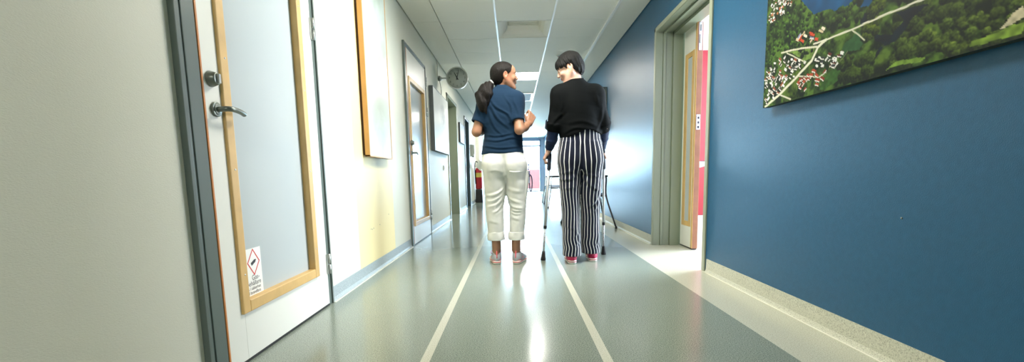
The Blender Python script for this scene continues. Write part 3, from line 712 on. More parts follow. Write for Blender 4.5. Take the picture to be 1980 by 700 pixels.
def relax(V, Q, n=2, lam=.5):
    E = np.concatenate([Q[:, [0, 1]], Q[:, [1, 2]], Q[:, [2, 3]], Q[:, [3, 0]]]); a = np.concatenate([E[:, 0], E[:, 1]]); b = np.concatenate([E[:, 1], E[:, 0]]); c_ = np.bincount(a, minlength=len(V))[:, None]
    for _ in range(n): V = V+lam*(np.stack([np.bincount(a, V[b, i], len(V)) for i in range(3)], 1)/np.maximum(c_, 1)-V)
    return V
def axis(segs):
    """segs [(end, step)...] starting at segs[0]=start"""
    out = [segs[0]]
    for end, st in segs[1:]:
        n = max(1, int(round((end-out[-1])/st))); out += list(np.linspace(out[-1], end, n+1)[1:])
    return np.array(out)
def flesh(F, name, parent, mats, n=2, colf=None):
    V, Q = F.nets(); V = relax(V, Q, n); me = raw_mesh(name, V, Q, mats)
    if colf is not None: vcol(me, colf(V))
    return link_mesh(name, me, parent), V, Q
U_ = lambda v: np.array(v, float)/np.linalg.norm(v)
def head_axes(fwd, roll=0):
    f = U_(fwd); s_ = U_(np.cross(f, (0, 0, 1))); u = np.cross(s_, f)
    if roll: s_, u = s_*math.cos(roll)+u*math.sin(roll), u*math.cos(roll)-s_*math.sin(roll)
    return s_, f, u
def head(F, c, A, k=1.0, jaw=1.0):
    s_, f, u = A; R = [s_, f, u]; P = lambda a, b, d: np.array(c)+(s_*a+f*b+u*d)*k
    E = lambda a, b, d, ra, rb, rd, kk=.012, op='u': F.ell(P(a, b, d), (ra*k, rb*k, rd*k), R, kk*k, op)
    E(0, -.006, .026, .074, .094, .080); E(0, .030, -.022, .060*jaw, .062, .078, .02)
    E(0, .050, .046, .056, .040, .040, .02)
    for q in (-1, 1):
        F.cone(P(q*.055*jaw, .004, -.040), P(q*.020, .066, -.090), .020*k, .016*k, .025*k)
        E(q*.030, .080, .026, .020, .012, .007, .012)                   # brow
        E(q*.038, .066, -.020, .022, .022, .020, .018)                  # cheek
        E(q*.031, .096, .006, .017, .014, .012, .010, 's')              # socket
        E(q*.031, .0775, .006, .0125, .0125, .0125, .002)               # eyeball
        E(q*.031, .081, .012, .0155, .0115, .0065, .004)                # lid
        E(q*.074, -.004, -.002, .010, .019, .031, .006); E(q*.081, -.001, .002, .006, .010, .017, .004, 's'); E(q*.074, .000, -.030, .007, .010, .010, .006)
        E(q*.010, .099, -.020, .007, .009, .006, .006)                  # nostril wing
    F.cone(P(0, .086, .020), P(0, .106, -.014), .007*k, .0095*k, .012*k); E(0, .106, -.017, .009, .009, .008, .006)
    E(0, .076, -.042, .026, .018, .016, .016)
    E(0, .092, -.040, .021, .009, .0055, .005); E(0, .091, -.051, .019, .009, .006, .005); E(0, .101, -.0455, .019, .007, .0016, .002, 's')
    E(0, .078, -.086, .020, .018, .016, .02)
    return P
def hand(F, wrist, d, n, side, curl, k=1.0, r0=.024, spread=.06, thumb=(.9, .5, .2)):
    """d: wrist->knuckles, n: palm normal; side +1 right hand, -1 left"""
    d = U_(d); n = np.array(n, float); n = U_(n-d*(n@d)); t = np.cross(d, n)*side; w = np.array(wrist, float); kn = []
    for i, (o, L_) in enumerate(((.030, .082), (.010, .086), (-.010, .082), (-.028, .075))):
        K = w+(d*L_+t*o)*k; kn.append(K); F.cone(w+t*o*.55*k, K, (.0150 if i else .0155)*k, .0115*k, .010*k)
    F.cone(w+d*.04*k+t*.018*k+n*.006*k, w+d*.03*k-t*.016*k+n*.006*k, .014*k, .014*k, .012)
    for i, (K, lens) in enumerate(zip(kn, ((.040, .024, .018), (.044, .028, .019), (.041, .026, .018), (.032, .019, .016)))):
        a = 0; p = K; cc = curl[i] if isinstance(curl[0], (list, tuple)) else curl; dd = U_(d+t*(1.5-i)*spread)
        for j, (L_, c_) in enumerate(zip(lens, cc)):
            a += c_; q = p+(dd*math.cos(a)+n*math.sin(a))*L_*k; r = (.0092, .0084, .0076, .0066)
            F.cone(p, q, r[j]*k, r[j+1]*k, .003 if j else .006); p = q
    b = w+(d*.022+t*.026+n*.006)*k; ta, tb, tc_ = thumb
    p1 = b+U_(d*.55+t*.62*ta+n*.35)*.038*k; p2 = p1+U_(d*.8+t*.25*ta+n*tb)*.032*k; p3 = p2+U_(d*.8-t*tc_+n*(tb+.2))*.024*k
    F.cone(w+t*.014*k, b, .018*k, .016*k, .012); F.cone(b, p1, .0150*k, .0115*k, .010); F.cone(p1, p2, .0110*k, .0095*k, .003); F.cone(p2, p3, .0095*k, .0075*k, .003)
skin = lambda nm, c_: vcol_mat(nm, .48, bump=(180, .12))
def face_col(P, A, base, lips, brow, k=1.0, extra=None):
    s_, f, u = A; c0 = P(0, 0, 0)
    def fn(V):
        col = np.tile(np.array(base[:3]), (len(V), 1)); q = V-c0; a, b, d = q@s_/k, q@f/k, q@u/k
        v = vnoise(V[:, 0]+V[:, 1], V[:, 2], 60, 2)[:, None]; col = col*(.94+.12*v)
        m = (b > .080) & (np.abs(d+.046) < .0095) & (np.abs(a) < .020); col[m] = lips[:3]
        m = (b > .06) & (np.abs(d-.030) < .0045) & (np.abs(np.abs(a)-.031) < .017); col[m] = brow[:3]
        for q_ in (-1, 1):
            r = np.sqrt((a-q_*.031)**2+(b-.0775)**2+(d-.006)**2); m = (r < .0135) & (b > .080) & (d < .0115); col[m] = lin(225), lin(220), lin(215)
            m &= np.hypot(a-q_*.031, d-.005) < .0062; col[m] = .02, .012, .008
        m = (np.abs(np.abs(a)-.074) < .022) & (b > -.03) & (b < .025) & (np.abs(d) < .045); col[m] *= (1.05, .86, .80)
        return np.clip(col, 0, 1) if extra is None else extra(V, np.clip(col, 0, 1))
    return fn
def strands(x, y, z, c, A, amp=.0022, fr=46):
    s_, f, u = A; dx, dy, dz = x-c[0], y-c[1], z-c[2]
    a = s_[0]*dx+s_[1]*dy+s_[2]*dz; b = f[0]*dx+f[1]*dy+f[2]*dz; d = u[0]*dx+u[1]*dy+u[2]*dz
    th = np.arctan2(a, -b+1e-6); return amp*np.sin(th*fr+d*30+np.sin(d*55+th*5)*1.2)*np.clip((.105-d)/.06, .15, 1)
def crease(x, y, z, terms):
    r = 0
    for (kx, ky, kz, ph, amp) in terms:
        w = np.sin(kx*x+ky*y+kz*z+ph+.8*np.sin(9*x-7*z+ph)+.5*np.sin(14*y+11*z)); r = r+amp*(1-np.sqrt(np.abs(w)+.02))
    return r
# a running shoe: toe towards +y in its own frame
def shoe(name, parent, heel, toe_dir, L_, upper_m, sole_m, accent_m, label=None, lace_m=None, k=1.0, loops=True, heel_tab=True, lift=0.0):
    td = U_((toe_dir[0], toe_dir[1], 0)); sd = np.array([td[1], -td[0], 0]); h = np.array(heel, float)
    T = lambda x, y, z: tuple(h+sd*x+td*y+np.array([0, 0, z]))
    def conv(V): return h+V[:, :1]*sd+V[:, 1:2]*td+V[:, 2:3]*np.array([0, 0, 1])
    st = .0045; g = Field(np.arange(-.07, .0701, st), np.arange(-.03, L_+.03, st), np.arange(-.01, .13, st)); q = L_/.26
    g.ell((0, .045*q, .045), (.036, .050, .050), k=.02); g.ell((.002, .12*q, .030), (.041, .085*q, .045), k=.025); g.ell((.003, .19*q, .020), (.044, .068*q, .036), k=.02)
    g.cone((0, .05, .05), (0, .045, .088), .036, .033, .015); g.cone((0, .10*q, .055), (0, .06, .082), .028, .030, .02)
    g.plane((0, 0, -1), -.018); g.plane((0, 0, 1), .092)
    g.cone((0, .052, .075), (0, .052, .13), .027, .030, .004, 's')
    V, Q = g.nets(); V = conv(relax(V, Q, 1)); up = link_mesh(name, raw_mesh(name, V, Q, [upper_m]), parent)
    if label: up['label'] = label
    # sole: outline loft with a light toe spring
    b = MB(); out = [(0, -.004, .022), (.022, .004, .030), (.034, .03, .033), (.036, .08, .031), (.038, .12, .033), (.047, .175, .036), (.042, .222, .037), (.024, .252, .034), (0, .262, .028)]
    out = [(w_, y*q) for w_, y, _ in out]; R_side = [(w_, y) for w_, y in out]; L_side = [(-w_*.96, y) for w_, y in out[1:-1]][::-1]; ol = [Vector((a, c_, 0)) for a, c_ in R_side+L_side]; ol = smooth_path(ol+[ol[0]], 3)[:-1]; n = len(ol)
    rows = [(.93, .0), (1.0, .003), (1.02, .010), (1.0, .016), (1.03, .022), (.97, .028)]; vs = []
    for sc_, z in rows:
        for v in ol: spring = max(0, (v.y/L_-.7))**2*.18; vs.append(T(v.x*sc_, .12*q+(v.y-.12*q)*sc_, z+spring))
    fs = [(i*n+j, i*n+(j+1) % n, (i+1)*n+(j+1) % n, (i+1)*n+j) for i in range(len(rows)-1) for j in range(n)]+[tuple(range(n-1, -1, -1)), tuple((len(rows)-1)*n+j for j in range(n))]
    b.add(vs, fs, sole_m, True); sl = b.build('sole', up)
    b = MB(); vs = []
    for sc_, z in ((1.035, .0145), (1.045, .0175), (1.035, .0205)):
        for v in ol: vs.append(T(v.x*sc_, .12*q+(v.y-.12*q)*sc_, z+max(0, (v.y/L_-.7))**2*.18))
    b.add(vs, [(i*n+j, i*n+(j+1) % n, (i+1)*n+(j+1) % n, (i+1)*n+j) for i in range(2) for j in range(n)], accent_m, True); b.build('sole_stripe', up)
    if heel_tab:
        b = MB(); b.tube([T(0, -.0005, .050), T(0, -.001, .065), T(0, .004, .085), T(0, .012, .101), T(0, .020, .098)], [(.008, .004), (.010, .004), (.011, .004), (.010, .0045), (.006, .004)], accent_m, 12, ref=sd); b.build('heel_tab', up)
        b = MB()
        for s2 in (-1, 1): b.tube(smooth_path([T(s2*.012, .000, .030), T(s2*.030, .020, .034), T(s2*.038, .055, .042), T(s2*.040, .09, .05)], 4), .003, accent_m, 8)
        b.build('side_trim', up)
    if lace_m:
        b = MB()
        for i in range(4): yy = (.088+.022*i)*q; zz = .083-.012*i; b.tube([T(-.022, yy, zz-.010), T(0, yy+.004, zz), T(.022, yy, zz-.010)], .0028, lace_m, 8)
        if loops:
            for s2 in (-1, 1): b.tube(smooth_path([T(0, .085, .088), T(s2*.022, .082, .102), T(s2*.040, .075, .092), T(s2*.034, .078, .074), T(s2*.012, .084, .082)], 6), .0024, lace_m, 8)
        b.build('laces', up)
    return up
def ccone(F, a, b, ra, rb, k=.01, op='u', sq=1.0):
    """cone with flat ends"""
    a = np.array(a, float); b = np.array(b, float); L_ = np.linalg.norm(b-a); v = (b-a)/L_
    def fn(x, y, z):
        t = (x-a[0])*v[0]+(y-a[1])*v[1]+(z-a[2])*v[2]; r2 = (x-a[0]-t*v[0])**2+(y-a[1]-t*v[1])**2+(z-a[2]-t*v[2])**2
        return np.maximum(np.sqrt(r2)-(ra+(rb-ra)*np.clip(t/L_, 0, 1)), np.maximum(-t, t-L_))
    m = max(ra, rb); return F.put(fn, np.minimum(a, b)-m, np.maximum(a, b)+m, k, op)
def band(name, parent, c, d, rx, ry, h, th, m, ref=None, n=48, flare=0):
    """hollow elliptical band round axis d"""
    b = MB(); d = Vector(d).normalized(); c = Vector(c); vs = []
    for t, r in ((-h/2, 0), (-h/2, th), (h/2, th+flare), (h/2, flare)): vs += b.ring(c+d*t, d, (rx+r, ry+r), n, ref)
    b.add(vs, [(i*n+j, i*n+(j+1) % n, ((i+1) % 4)*n+(j+1) % n, ((i+1) % 4)*n+j) for i in range(4) for j in range(n)], m, True)
    o = b.build(name, parent, bevel=0); return o
def cloth_mat(name, col, rough=.85, weave=900, wr=26, sheen=.2):
    m = mat(name, col, rough, spec=.12, sheen=sheen); nt = m.node_tree; b = nt.nodes['Principled BSDF']; tc = nt.nodes.new('ShaderNodeTexCoord')
    n1 = nt.nodes.new('ShaderNodeTexNoise'); n1.inputs['Scale'].default_value = wr; n1.inputs['Detail'].default_value = 4; n1.inputs['Distortion'].default_value = 1.2
    n2 = nt.nodes.new('ShaderNodeTexNoise'); n2.inputs['Scale'].default_value = weave
    b1 = nt.nodes.new('ShaderNodeBump'); b1.inputs['Strength'].default_value = .22; b1.inputs['Distance'].default_value = .005
    b2 = nt.nodes.new('ShaderNodeBump'); b2.inputs['Strength'].default_value = .4; b2.inputs['Distance'].default_value = .001
    nt.links.new(tc.outputs['Object'], n1.inputs['Vector']); nt.links.new(tc.outputs['Object'], n2.inputs['Vector']); nt.links.new(n1.outputs[0], b1.inputs['Height']); nt.links.new(n2.outputs[0], b2.inputs['Height'])
    nt.links.new(b1.outputs[0], b2.inputs['Normal']); nt.links.new(b2.outputs[0], b.inputs['Normal']); return m

# fabric folds: strokes given in (x, z) on the back of a garment: ([points], height, width)
FW = [
   ([(-0.076, 0.629), (-0.095, 0.593), (-0.147, 0.562), (-0.221, 0.549)], 0.006, 0.01),
   ([(-0.077, 0.586), (-0.111, 0.539), (-0.170, 0.511), (-0.218, 0.508)], 0.005, 0.009),
   ([(-0.082, 0.542), (-0.134, 0.485), (-0.208, 0.460)], 0.006, 0.01),
   ([(-0.094, 0.484), (-0.136, 0.433), (-0.176, 0.415)], 0.005, 0.008),
   ([(-0.084, 0.439), (-0.144, 0.396)], 0.003, 0.008),
   ([(-0.061, 0.498), (-0.010, 0.456), (0.078, 0.443)], 0.006, 0.009),
   ([(-0.050, 0.461), (0.004, 0.427), (0.078, 0.429)], 0.006, 0.009),
   ([(-0.040, 0.424), (0.011, 0.401), (0.074, 0.414)], 0.004, 0.008),
   ([(-0.063, 0.556), (-0.024, 0.512), (0.049, 0.488)], 0.004, 0.01),
   ([(-0.027, 0.372), (0.039, 0.356)], 0.003, 0.009),
   ([(-0.204, 0.353), (-0.116, 0.329)], 0.003, 0.01),
   ([(-0.065, 0.615), (-0.007, 0.584), (0.065, 0.576)], 0.003, 0.012),
]
FS = [
   ([(-0.182, 1.311), (-0.128, 1.226), (-0.031, 1.163), (-0.008, 1.078)], 0.006, 0.01),
   ([(-0.171, 1.251), (-0.118, 1.141), (-0.033, 1.066)], 0.006, 0.01),
   ([(-0.191, 1.203), (-0.144, 1.081), (-0.072, 1.006)], 0.004, 0.01),
   ([(-0.065, 1.308), (-0.011, 1.223), (-0.007, 1.127)], 0.004, 0.009),
   ([(-0.215, 0.985), (-0.122, 0.971), (-0.010, 0.993), (0.065, 0.979)], 0.005, 0.008),
   ([(-0.223, 0.936), (-0.099, 0.915), (0.064, 0.930)], 0.005, 0.008),
   ([(-0.202, 1.021), (-0.121, 1.007), (0.003, 1.029)], 0.004, 0.008),
   ([(-0.212, 0.893), (-0.074, 0.884), (0.051, 0.894)], 0.003, 0.007),
   ([(0.008, 1.271), (0.038, 1.198), (0.055, 1.137)], 0.004, 0.009),
   ([(-0.252, 1.228), (-0.236, 1.144)], 0.004, 0.009),
]
FT = [
   ([(0.350, 0.715), (0.419, 0.720), (0.494, 0.773)], 0.005, 0.009),
   ([(0.357, 0.667), (0.432, 0.665), (0.507, 0.725)], 0.006, 0.009),
   ([(0.363, 0.592), (0.445, 0.597), (0.500, 0.630)], 0.004, 0.009),
   ([(0.514, 0.765), (0.582, 0.696), (0.678, 0.681)], 0.005, 0.009),
   ([(0.528, 0.711), (0.596, 0.614), (0.672, 0.572)], 0.007, 0.01),
   ([(0.576, 0.436), (0.638, 0.490), (0.679, 0.558)], 0.007, 0.009),
   ([(0.583, 0.381), (0.645, 0.435), (0.672, 0.489)], 0.005, 0.009),
   ([(0.430, 0.202), (0.485, 0.243), (0.499, 0.313)], 0.006, 0.009),
   ([(0.443, 0.131), (0.492, 0.173), (0.499, 0.229)], 0.006, 0.008),
   ([(0.611, 0.114), (0.659, 0.155), (0.673, 0.225)], 0.005, 0.009),
   ([(0.389, 0.301), (0.472, 0.271)], 0.004, 0.01),
]
FK = [
   ([(0.283, 1.071), (0.332, 1.130), (0.394, 1.177)], 0.005, 0.012),
   ([(0.393, 1.020), (0.480, 1.055), (0.603, 1.034)], 0.005, 0.01),
   ([(0.418, 1.092), (0.529, 1.102), (0.653, 1.063)], 0.004, 0.012),
   ([(0.628, 1.015), (0.677, 1.111), (0.689, 1.207)], 0.005, 0.012),
   ([(0.359, 1.333), (0.376, 1.237), (0.357, 1.154)], 0.004, 0.012),
   ([(0.628, 1.327), (0.652, 1.231)], 0.004, 0.012),
]

def press(F, strokes, yback, ymax):
    for pts, amp, w in strokes:
        pp = smooth_path([(a, 0, b) for a, b in pts], 4) if len(pts) > 2 else [Vector((a, 0, b)) for a, b in pts]
        pp = [(v.x, v.z) for v in pp]; lo = (min(a for a, b in pp), yback, min(b for a, b in pp)); hi = (max(a for a, b in pp), ymax, max(b for a, b in pp))
        S = F.sl(lo, hi, 3*w); x, y, z = F.grid(S); x2, z2 = np.broadcast_arrays(x[:, 0, :], z[0])
        x2 = x2.astype(float); z2 = z2.astype(float); best = np.full(x2.shape, 9.); tt = np.zeros(x2.shape); sg = np.zeros(x2.shape); n = len(pp)-1
        for i in range(n):
            (a, b), (c_, d) = pp[i], pp[i+1]; vx, vz = c_-a, d-b; t = np.clip(((x2-a)*vx+(z2-b)*vz)/(vx*vx+vz*vz+1e-12), 0, 1)
            ds = np.hypot(x2-a-t*vx, z2-b-t*vz); m = ds < best; best[m] = ds[m]; tt[m] = ((i+t)/n)[m]; sg[m] = (((x2-a)*vz-(z2-b)*vx)/math.hypot(vx, vz))[m]
        f = amp*(np.exp(-(best/w)**2)-.7*np.exp(-((best-1.6*w*np.sign(sg))/w)**2)*(np.abs(sg) > 0))*np.sin(np.clip(tt, 0, 1)*2.6+.27)
        F.D[S] = F.D[S]-(f[:, None, :]*(y < ymax)*(np.abs(F.D[S]) < .03)).astype(np.float32)
# ------------------------------------------------------------------ woman in a navy polo shirt and white trousers
hair_dark = mat('hair_dark_brown', rgb(16, 11, 8), .5, spec=.2, noise=(70, .3))
hair_black = mat('hair_black', rgb(12, 11, 9), .6, spec=.2, noise=(70, .25))
for hm in (hair_dark, hair_black):
    nt = hm.node_tree; tc_ = nt.nodes.new('ShaderNodeTexCoord'); mp_ = nt.nodes.new('ShaderNodeMapping'); mp_.inputs['Scale'].default_value = (1, 1, .10)
    no_ = nt.nodes.new('ShaderNodeTexNoise'); no_.inputs['Scale'].default_value = 260; no_.inputs['Detail'].default_value = 3; no_.inputs['Distortion'].default_value = .6
    bp_ = nt.nodes.new('ShaderNodeBump'); bp_.inputs['Strength'].default_value = .9; bp_.inputs['Distance'].default_value = .006
    nt.links.new(tc_.outputs['Object'], mp_.inputs[0]); nt.links.new(mp_.outputs[0], no_.inputs['Vector']); nt.links.new(no_.outputs[0], bp_.inputs['Height']); nt.links.new(bp_.outputs[0], nt.nodes['Principled BSDF'].inputs['Normal'])
polo_m = cloth_mat('navy_pique', rgb(18, 42, 64), wr=18, sheen=.05); polo_line = cloth_mat('navy_stitch', rgb(54, 96, 132))
white_cotton = cloth_mat('white_cotton', rgb(212, 212, 206), wr=20)
wr_ = empty('person', (-.08, 3.60, 0), 'person in navy polo shirt and white cropped trousers walking away, dark ponytail, raised fist', 'person')
B = Field(axis([-.36, (-.17, .007), (.24, .0036)]), axis([3.40, (3.49, .006), (3.76, .0040), (3.98, .006)]), axis([-.02, (.98, .009), (1.34, .0042), (1.60, .0032)]))
B.loft([(.76, -.08, 3.61, .155, .105), (.84, -.082, 3.61, .155, .110), (.93, -.086, 3.61, .138, .095), (1.0, -.08, 3.61, .128, .085), (1.06, -.08, 3.61, .128, .085), (1.15, -.082, 3.605, .136, .090), (1.25, -.085, 3.60, .142, .088), (1.31, -.085, 3.60, .135, .075), (1.34, -.083, 3.60, .095, .06), (1.36, -.08, 3.60, .05, .05)])
B.cone((-.078, 3.597, 1.30), (-.068, 3.602, 1.415), .052, .047, .03)
B.chain([(-.21, 3.60, 1.29), (-.285, 3.555, 1.045)], [.045, .037]); B.chain([(-.285, 3.555, 1.045), (-.262, 3.66, 1.06), (-.215, 3.77, 1.085)], [.037, .036, .025])
B.chain([(.025, 3.595, 1.29), (.048, 3.505, 1.052)], [.045, .037]); B.chain([(.048, 3.505, 1.050), (.088, 3.585, 1.078), (.128, 3.665, 1.112)], [.038, .037, .024])
for sx, kx, ax_, k3, a3 in ((-.155, -.163, -.153, 3.60, 3.578), (.0, .022, .004, 3.60, 3.578)):
    B.chain([(sx, 3.61, .80), (kx, k3, .46), (kx*.5+ax_*.5, 3.585, .33), (ax_, a3, .13)], [.078, .052, .050, .031], k=.03)
B.cone((-.153, 3.578, .14), (-.155, 3.565, .05), .031, .026, .02); B.cone((-.155, 3.57, .05), (-.165, 3.72, .035), .026, .020, .02)
B.cone((.004, 3.578, .14), (.006, 3.565, .05), .031, .026, .02); B.cone((.006, 3.57, .05), (.045, 3.71, .035), .026, .020, .02)
for ax_ in (-.153, .004):        # ankle bones and achilles
    for q in (-1, 1): B.ell((ax_+q*.027, 3.585, .105), (.009, .012, .014), k=.012)
    B.cone((ax_, 3.545, .07), (ax_, 3.552, .20), .012, .014, .02)
AW = head_axes((.975, .22, .01)); cW = (-.064, 3.605, 1.468)
PW = head(B, cW, AW, .985)
hand(B, (.128, 3.668, 1.112), (.34, .30, .88), (-.45, .80, -.1), 1, [(.70, 1.35, .9), (.85, 1.4, 1.0), (1.0, 1.45, 1.0), (1.1, 1.4, 1.0)], k=.96, thumb=(.5, .9, .1))
hand(B, (-.215, 3.772, 1.086), (.45, .85, .2), (.5, -.2, -.8), -1, [(.5, .8, .5)]*4, k=.88)
fc = face_col(PW, AW, rgb(160, 116, 90), rgb(136, 74, 66), rgb(52, 34, 26), .985)
o, V_, Q_ = flesh(B, 'body', wr_, [skin('skin', 0)], 2, fc)
# shirt
T_ = Field(axis([-.37, (.14, .005)]), axis([3.42, (3.76, .005)]), axis([.86, (1.42, .005)]))
T_.loft([(.872, -.087, 3.61, .168, .124), (.93, -.086, 3.61, .160, .118), (1.0, -.079, 3.61, .151, .108), (1.06, -.079, 3.607, .149, .105), (1.15, -.082, 3.602, .155, .108), (1.25, -.086, 3.60, .160, .104), (1.31, -.086, 3.60, .150, .092), (1.345, -.084, 3.60, .118, .078), (1.375, -.080, 3.60, .075, .066), (1.392, -.077, 3.60, .056, .058)], k=.01, e=2.2)
for s_, e_, h_ in (((-.205, 3.60, 1.300), (-.272, 3.565, 1.115), .054), ((.022, 3.59, 1.300), (.036, 3.527, 1.120), .050)):
    ccone(T_, s_, e_, .052, h_, .05); T_.ell(s_, (.056, .056, .050), k=.05)
    T_.ell((s_[0], s_[1]-.035, s_[2]-.045), (.055, .04, .07), k=.04)          # shoulder blades
T_.disp(lambda x, y, z: crease(x, y, z, [(14, 0, 46, .5, .0016)])-.001)
press(T_, FS, 3.40, 3.60)
for s_, e_, h_ in (((-.262, 3.57, 1.142), (-.2765, 3.5627, 1.103), .043), ((.034, 3.534, 1.14), (.0372, 3.520, 1.10), .041)): ccone(T_, s_, e_, h_, h_, .002, 's')
sh, _, _ = flesh(T_, 'polo_shirt', wr_, [polo_m], 1)
band('collar', sh, (-.0765, 3.600, 1.388), (.02, -.18, 1), .051, .055, .034, .007, polo_m, flare=-.004)
band('sleeve_hem', sh, (-.2665, 3.5675, 1.130), (-.067, -.035, -.185), .0530, .0530, .003, .0012, polo_line)
band('sleeve_hem', sh, (.0345, 3.533, 1.137), (.014, -.063, -.18), .0495, .0495, .003, .0012, polo_line)
# trousers
P_ = Field(axis([-.30, (.15, .0055)]), axis([3.42, (3.80, .0055)]), axis([.18, (.96, .006)]))
P_.loft([(.70, -.073, 3.61, .150, .10), (.745, -.074, 3.61, .172, .125), (.79, -.077, 3.61, .180, .132), (.85, -.082, 3.61, .170, .124), (.95, -.086, 3.61, .150, .108)], k=.02, e=2.2)
P_.loft([(.19, -.154, 3.580, .062, .066), (.255, -.154, 3.582, .064, .068), (.35, -.158, 3.59, .070, .076), (.455, -.162, 3.597, .073, .082), (.55, -.153, 3.602, .082, .092), (.64, -.156, 3.605, .088, .104), (.80, -.158, 3.61, .090, .12)], k=.022)
P_.loft([(.19, .008, 3.580, .060, .066), (.255, .014, 3.582, .060, .067), (.35, .020, 3.59, .065, .074), (.455, .025, 3.597, .068, .080), (.55, .016, 3.602, .080, .090), (.64, .016, 3.605, .087, .104), (.80, .008, 3.61, .090, .12)], k=.022)
P_.ell((-.158, 3.545, .775), (.075, .058, .085), k=.05); P_.ell((.006, 3.545, .775), (.075, .058, .085), k=.05)
P_.cone((-.077, 3.478, .84), (-.073, 3.50, .67), .008, .010, .03, 's')
P_.disp(lambda x, y, z: crease(x, y, z, [(18, 0, 30, .3, .0018), (-20, 8, 24, 1.3, .0014)])-.001)
press(P_, FW+[([(-.078, .85), (-.070, .76), (-.058, .68), (-.066, .58)], -.005, .007), ([(-.20, .74), (-.14, .745), (-.09, .73)], .003, .008)], 3.40, 3.60)
for a_, b_, r_ in (((-.154, 3.580, .17), (-.154, 3.581, .235), .052), ((.008, 3.580, .17), (.011, 3.581, .235), .050)): ccone(P_, a_, b_, r_, r_, .003, 's')
tr, _, _ = flesh(P_, 'trousers', wr_, [white_cotton], 1)
def cuff(c0, c1, rx, ry):
    g = Field(axis([c0[0]-.1, (c0[0]+.1, .004)]), axis([c0[1]-.1, (c0[1]+.1, .004)]), axis([.17, (.28, .004)]))
    g.loft([(.192, c0[0], c0[1], rx+.004, ry+.004), (.222, c0[0], c0[1], rx+.003, ry+.003), (.258, c1[0], c1[1], rx-.001, ry-.001)], k=.002)
    g.disp(lambda x, y, z: .0012*np.sin(np.arctan2(x-c0[0], y-c0[1])*5+z*50)+.0010*np.sin(x*70+z*60)); ccone(g, (c0[0], c0[1], .16), (c1[0], c1[1], .25), rx-.012, rx-.010, .002, 's'); flesh(g, 'cuff', tr, [white_cotton], 1)
cuff((-.154, 3.580), (-.154, 3.581), .067, .070); cuff((.008, 3.580), (.012, 3.581), .064, .069)
# cargo pocket on the right side, back pocket flap
g = Field(axis([.03, (.14, .004)]), axis([3.50, (3.72, .005)]), axis([.48, (.78, .005)]))
g.loft([(.50, .040, 3.605, .056, .060), (.62, .048, 3.608, .064, .062), (.70, .052, 3.61, .067, .062), (.74, .050, 3.61, .066, .060)], k=.004, e=4)
flesh(g, 'cargo_pocket', tr, [white_cotton], 2)
b = MB(); pth = [(-.035, 3.4775, .735), (.0, 3.4735, .730), (.035, 3.482, .731), (.065, 3.502, .734)]
b.tube(smooth_path(pth, 5), [(.0055, .003)]*16, white_cotton, 10, ref=(0, 1, 0)); b.build('pocket_flap', tr)
# hair
Hh = Field(axis([-.20, (.06, .0032)]), axis([3.49, (3.72, .0034)]), axis([1.36, (1.60, .0032)]))
def localp(c, A): return lambda a, b, d: np.array(c)+A[0]*a+A[1]*b+A[2]*d
p_ = localp(cW, AW); Hh.ell(p_(0, -.008, .028), (.080, .100, .084), AW, .01); Hh.ell(p_(0, -.045, -.018), (.060, .055, .055), AW, .03)
def cutface(F, c, A, hl, k=.006):
    s_, f, u = A
    def fn(x, y, z):
        dx, dy, dz = x-c[0], y-c[1], z-c[2]; a = s_[0]*dx+s_[1]*dy+s_[2]*dz; b = f[0]*dx+f[1]*dy+f[2]*dz; d = u[0]*dx+u[1]*dy+u[2]*dz
        return hl(a, b, d)
    x, y, z = F.grid((slice(None),)*3); F.D = -smin(-F.D, -fn(x, y, z).astype(np.float32), k)
cutface(Hh, cW, AW, lambda a, b, d: b-np.interp(d, [-.12, -.067, -.01, .045, .07, .10, .14], [-.06, -.028, .010, .052, .062, .060, .06])+.004*np.sin(d*160))
for q in (-1, 1): Hh.ell(p_(q*.082, .001, -.004), (.016, .018, .031), AW, .004, 's')
Hh.disp(lambda x, y, z: strands(x, y, z, cW, AW, .0012, 60))
hw, _, _ = flesh(Hh, 'hair', wr_, [hair_dark], 1)
Hp = Field(axis([-.32, (-.12, .0036)]), axis([3.46, (3.66, .004)]), axis([1.12, (1.45, .004)]))
Hp.chain([(-.152, 3.585, 1.428), (-.188, 3.560, 1.388), (-.220, 3.540, 1.335), (-.232, 3.530, 1.290), (-.236, 3.52, 1.240), (-.228, 3.52, 1.185)], [.017, .029, .039, .038, .028, .006], k=.03)
Hp.chain([(-.185, 3.555, 1.385), (-.180, 3.515, 1.320), (-.196, 3.506, 1.235)], [.030, .029, .007], k=.02); Hp.chain([(-.225, 3.55, 1.375), (-.262, 3.545, 1.325), (-.268, 3.54, 1.265)], [.024, .022, .007], k=.015)
Hp.chain([(-.21, 3.52, 1.33), (-.214, 3.508, 1.26), (-.198, 3.506, 1.165)], [.03, .026, .006], k=.012)
Hp.disp(lambda x, y, z: .0030*np.sin(70*x+50*y+9*z+1.8*np.sin(22*z+15*x))+.0018*np.sin(190*x+110*y+2.0*np.sin(30*z))+.0020*(vnoise((x+0*y+0*z).ravel(), (z+0*x+0*y).ravel(), 60, 3).reshape(np.broadcast(x, y, z).shape)-.5))
flesh(Hp, 'ponytail', wr_, [hair_dark], 1)
band('hair_tie', hw, (-.160, 3.578, 1.417), (-.75, -.25, -.6), .019, .019, .013, .006, mat('hair_tie_grey', rgb(150, 150, 150), .6))
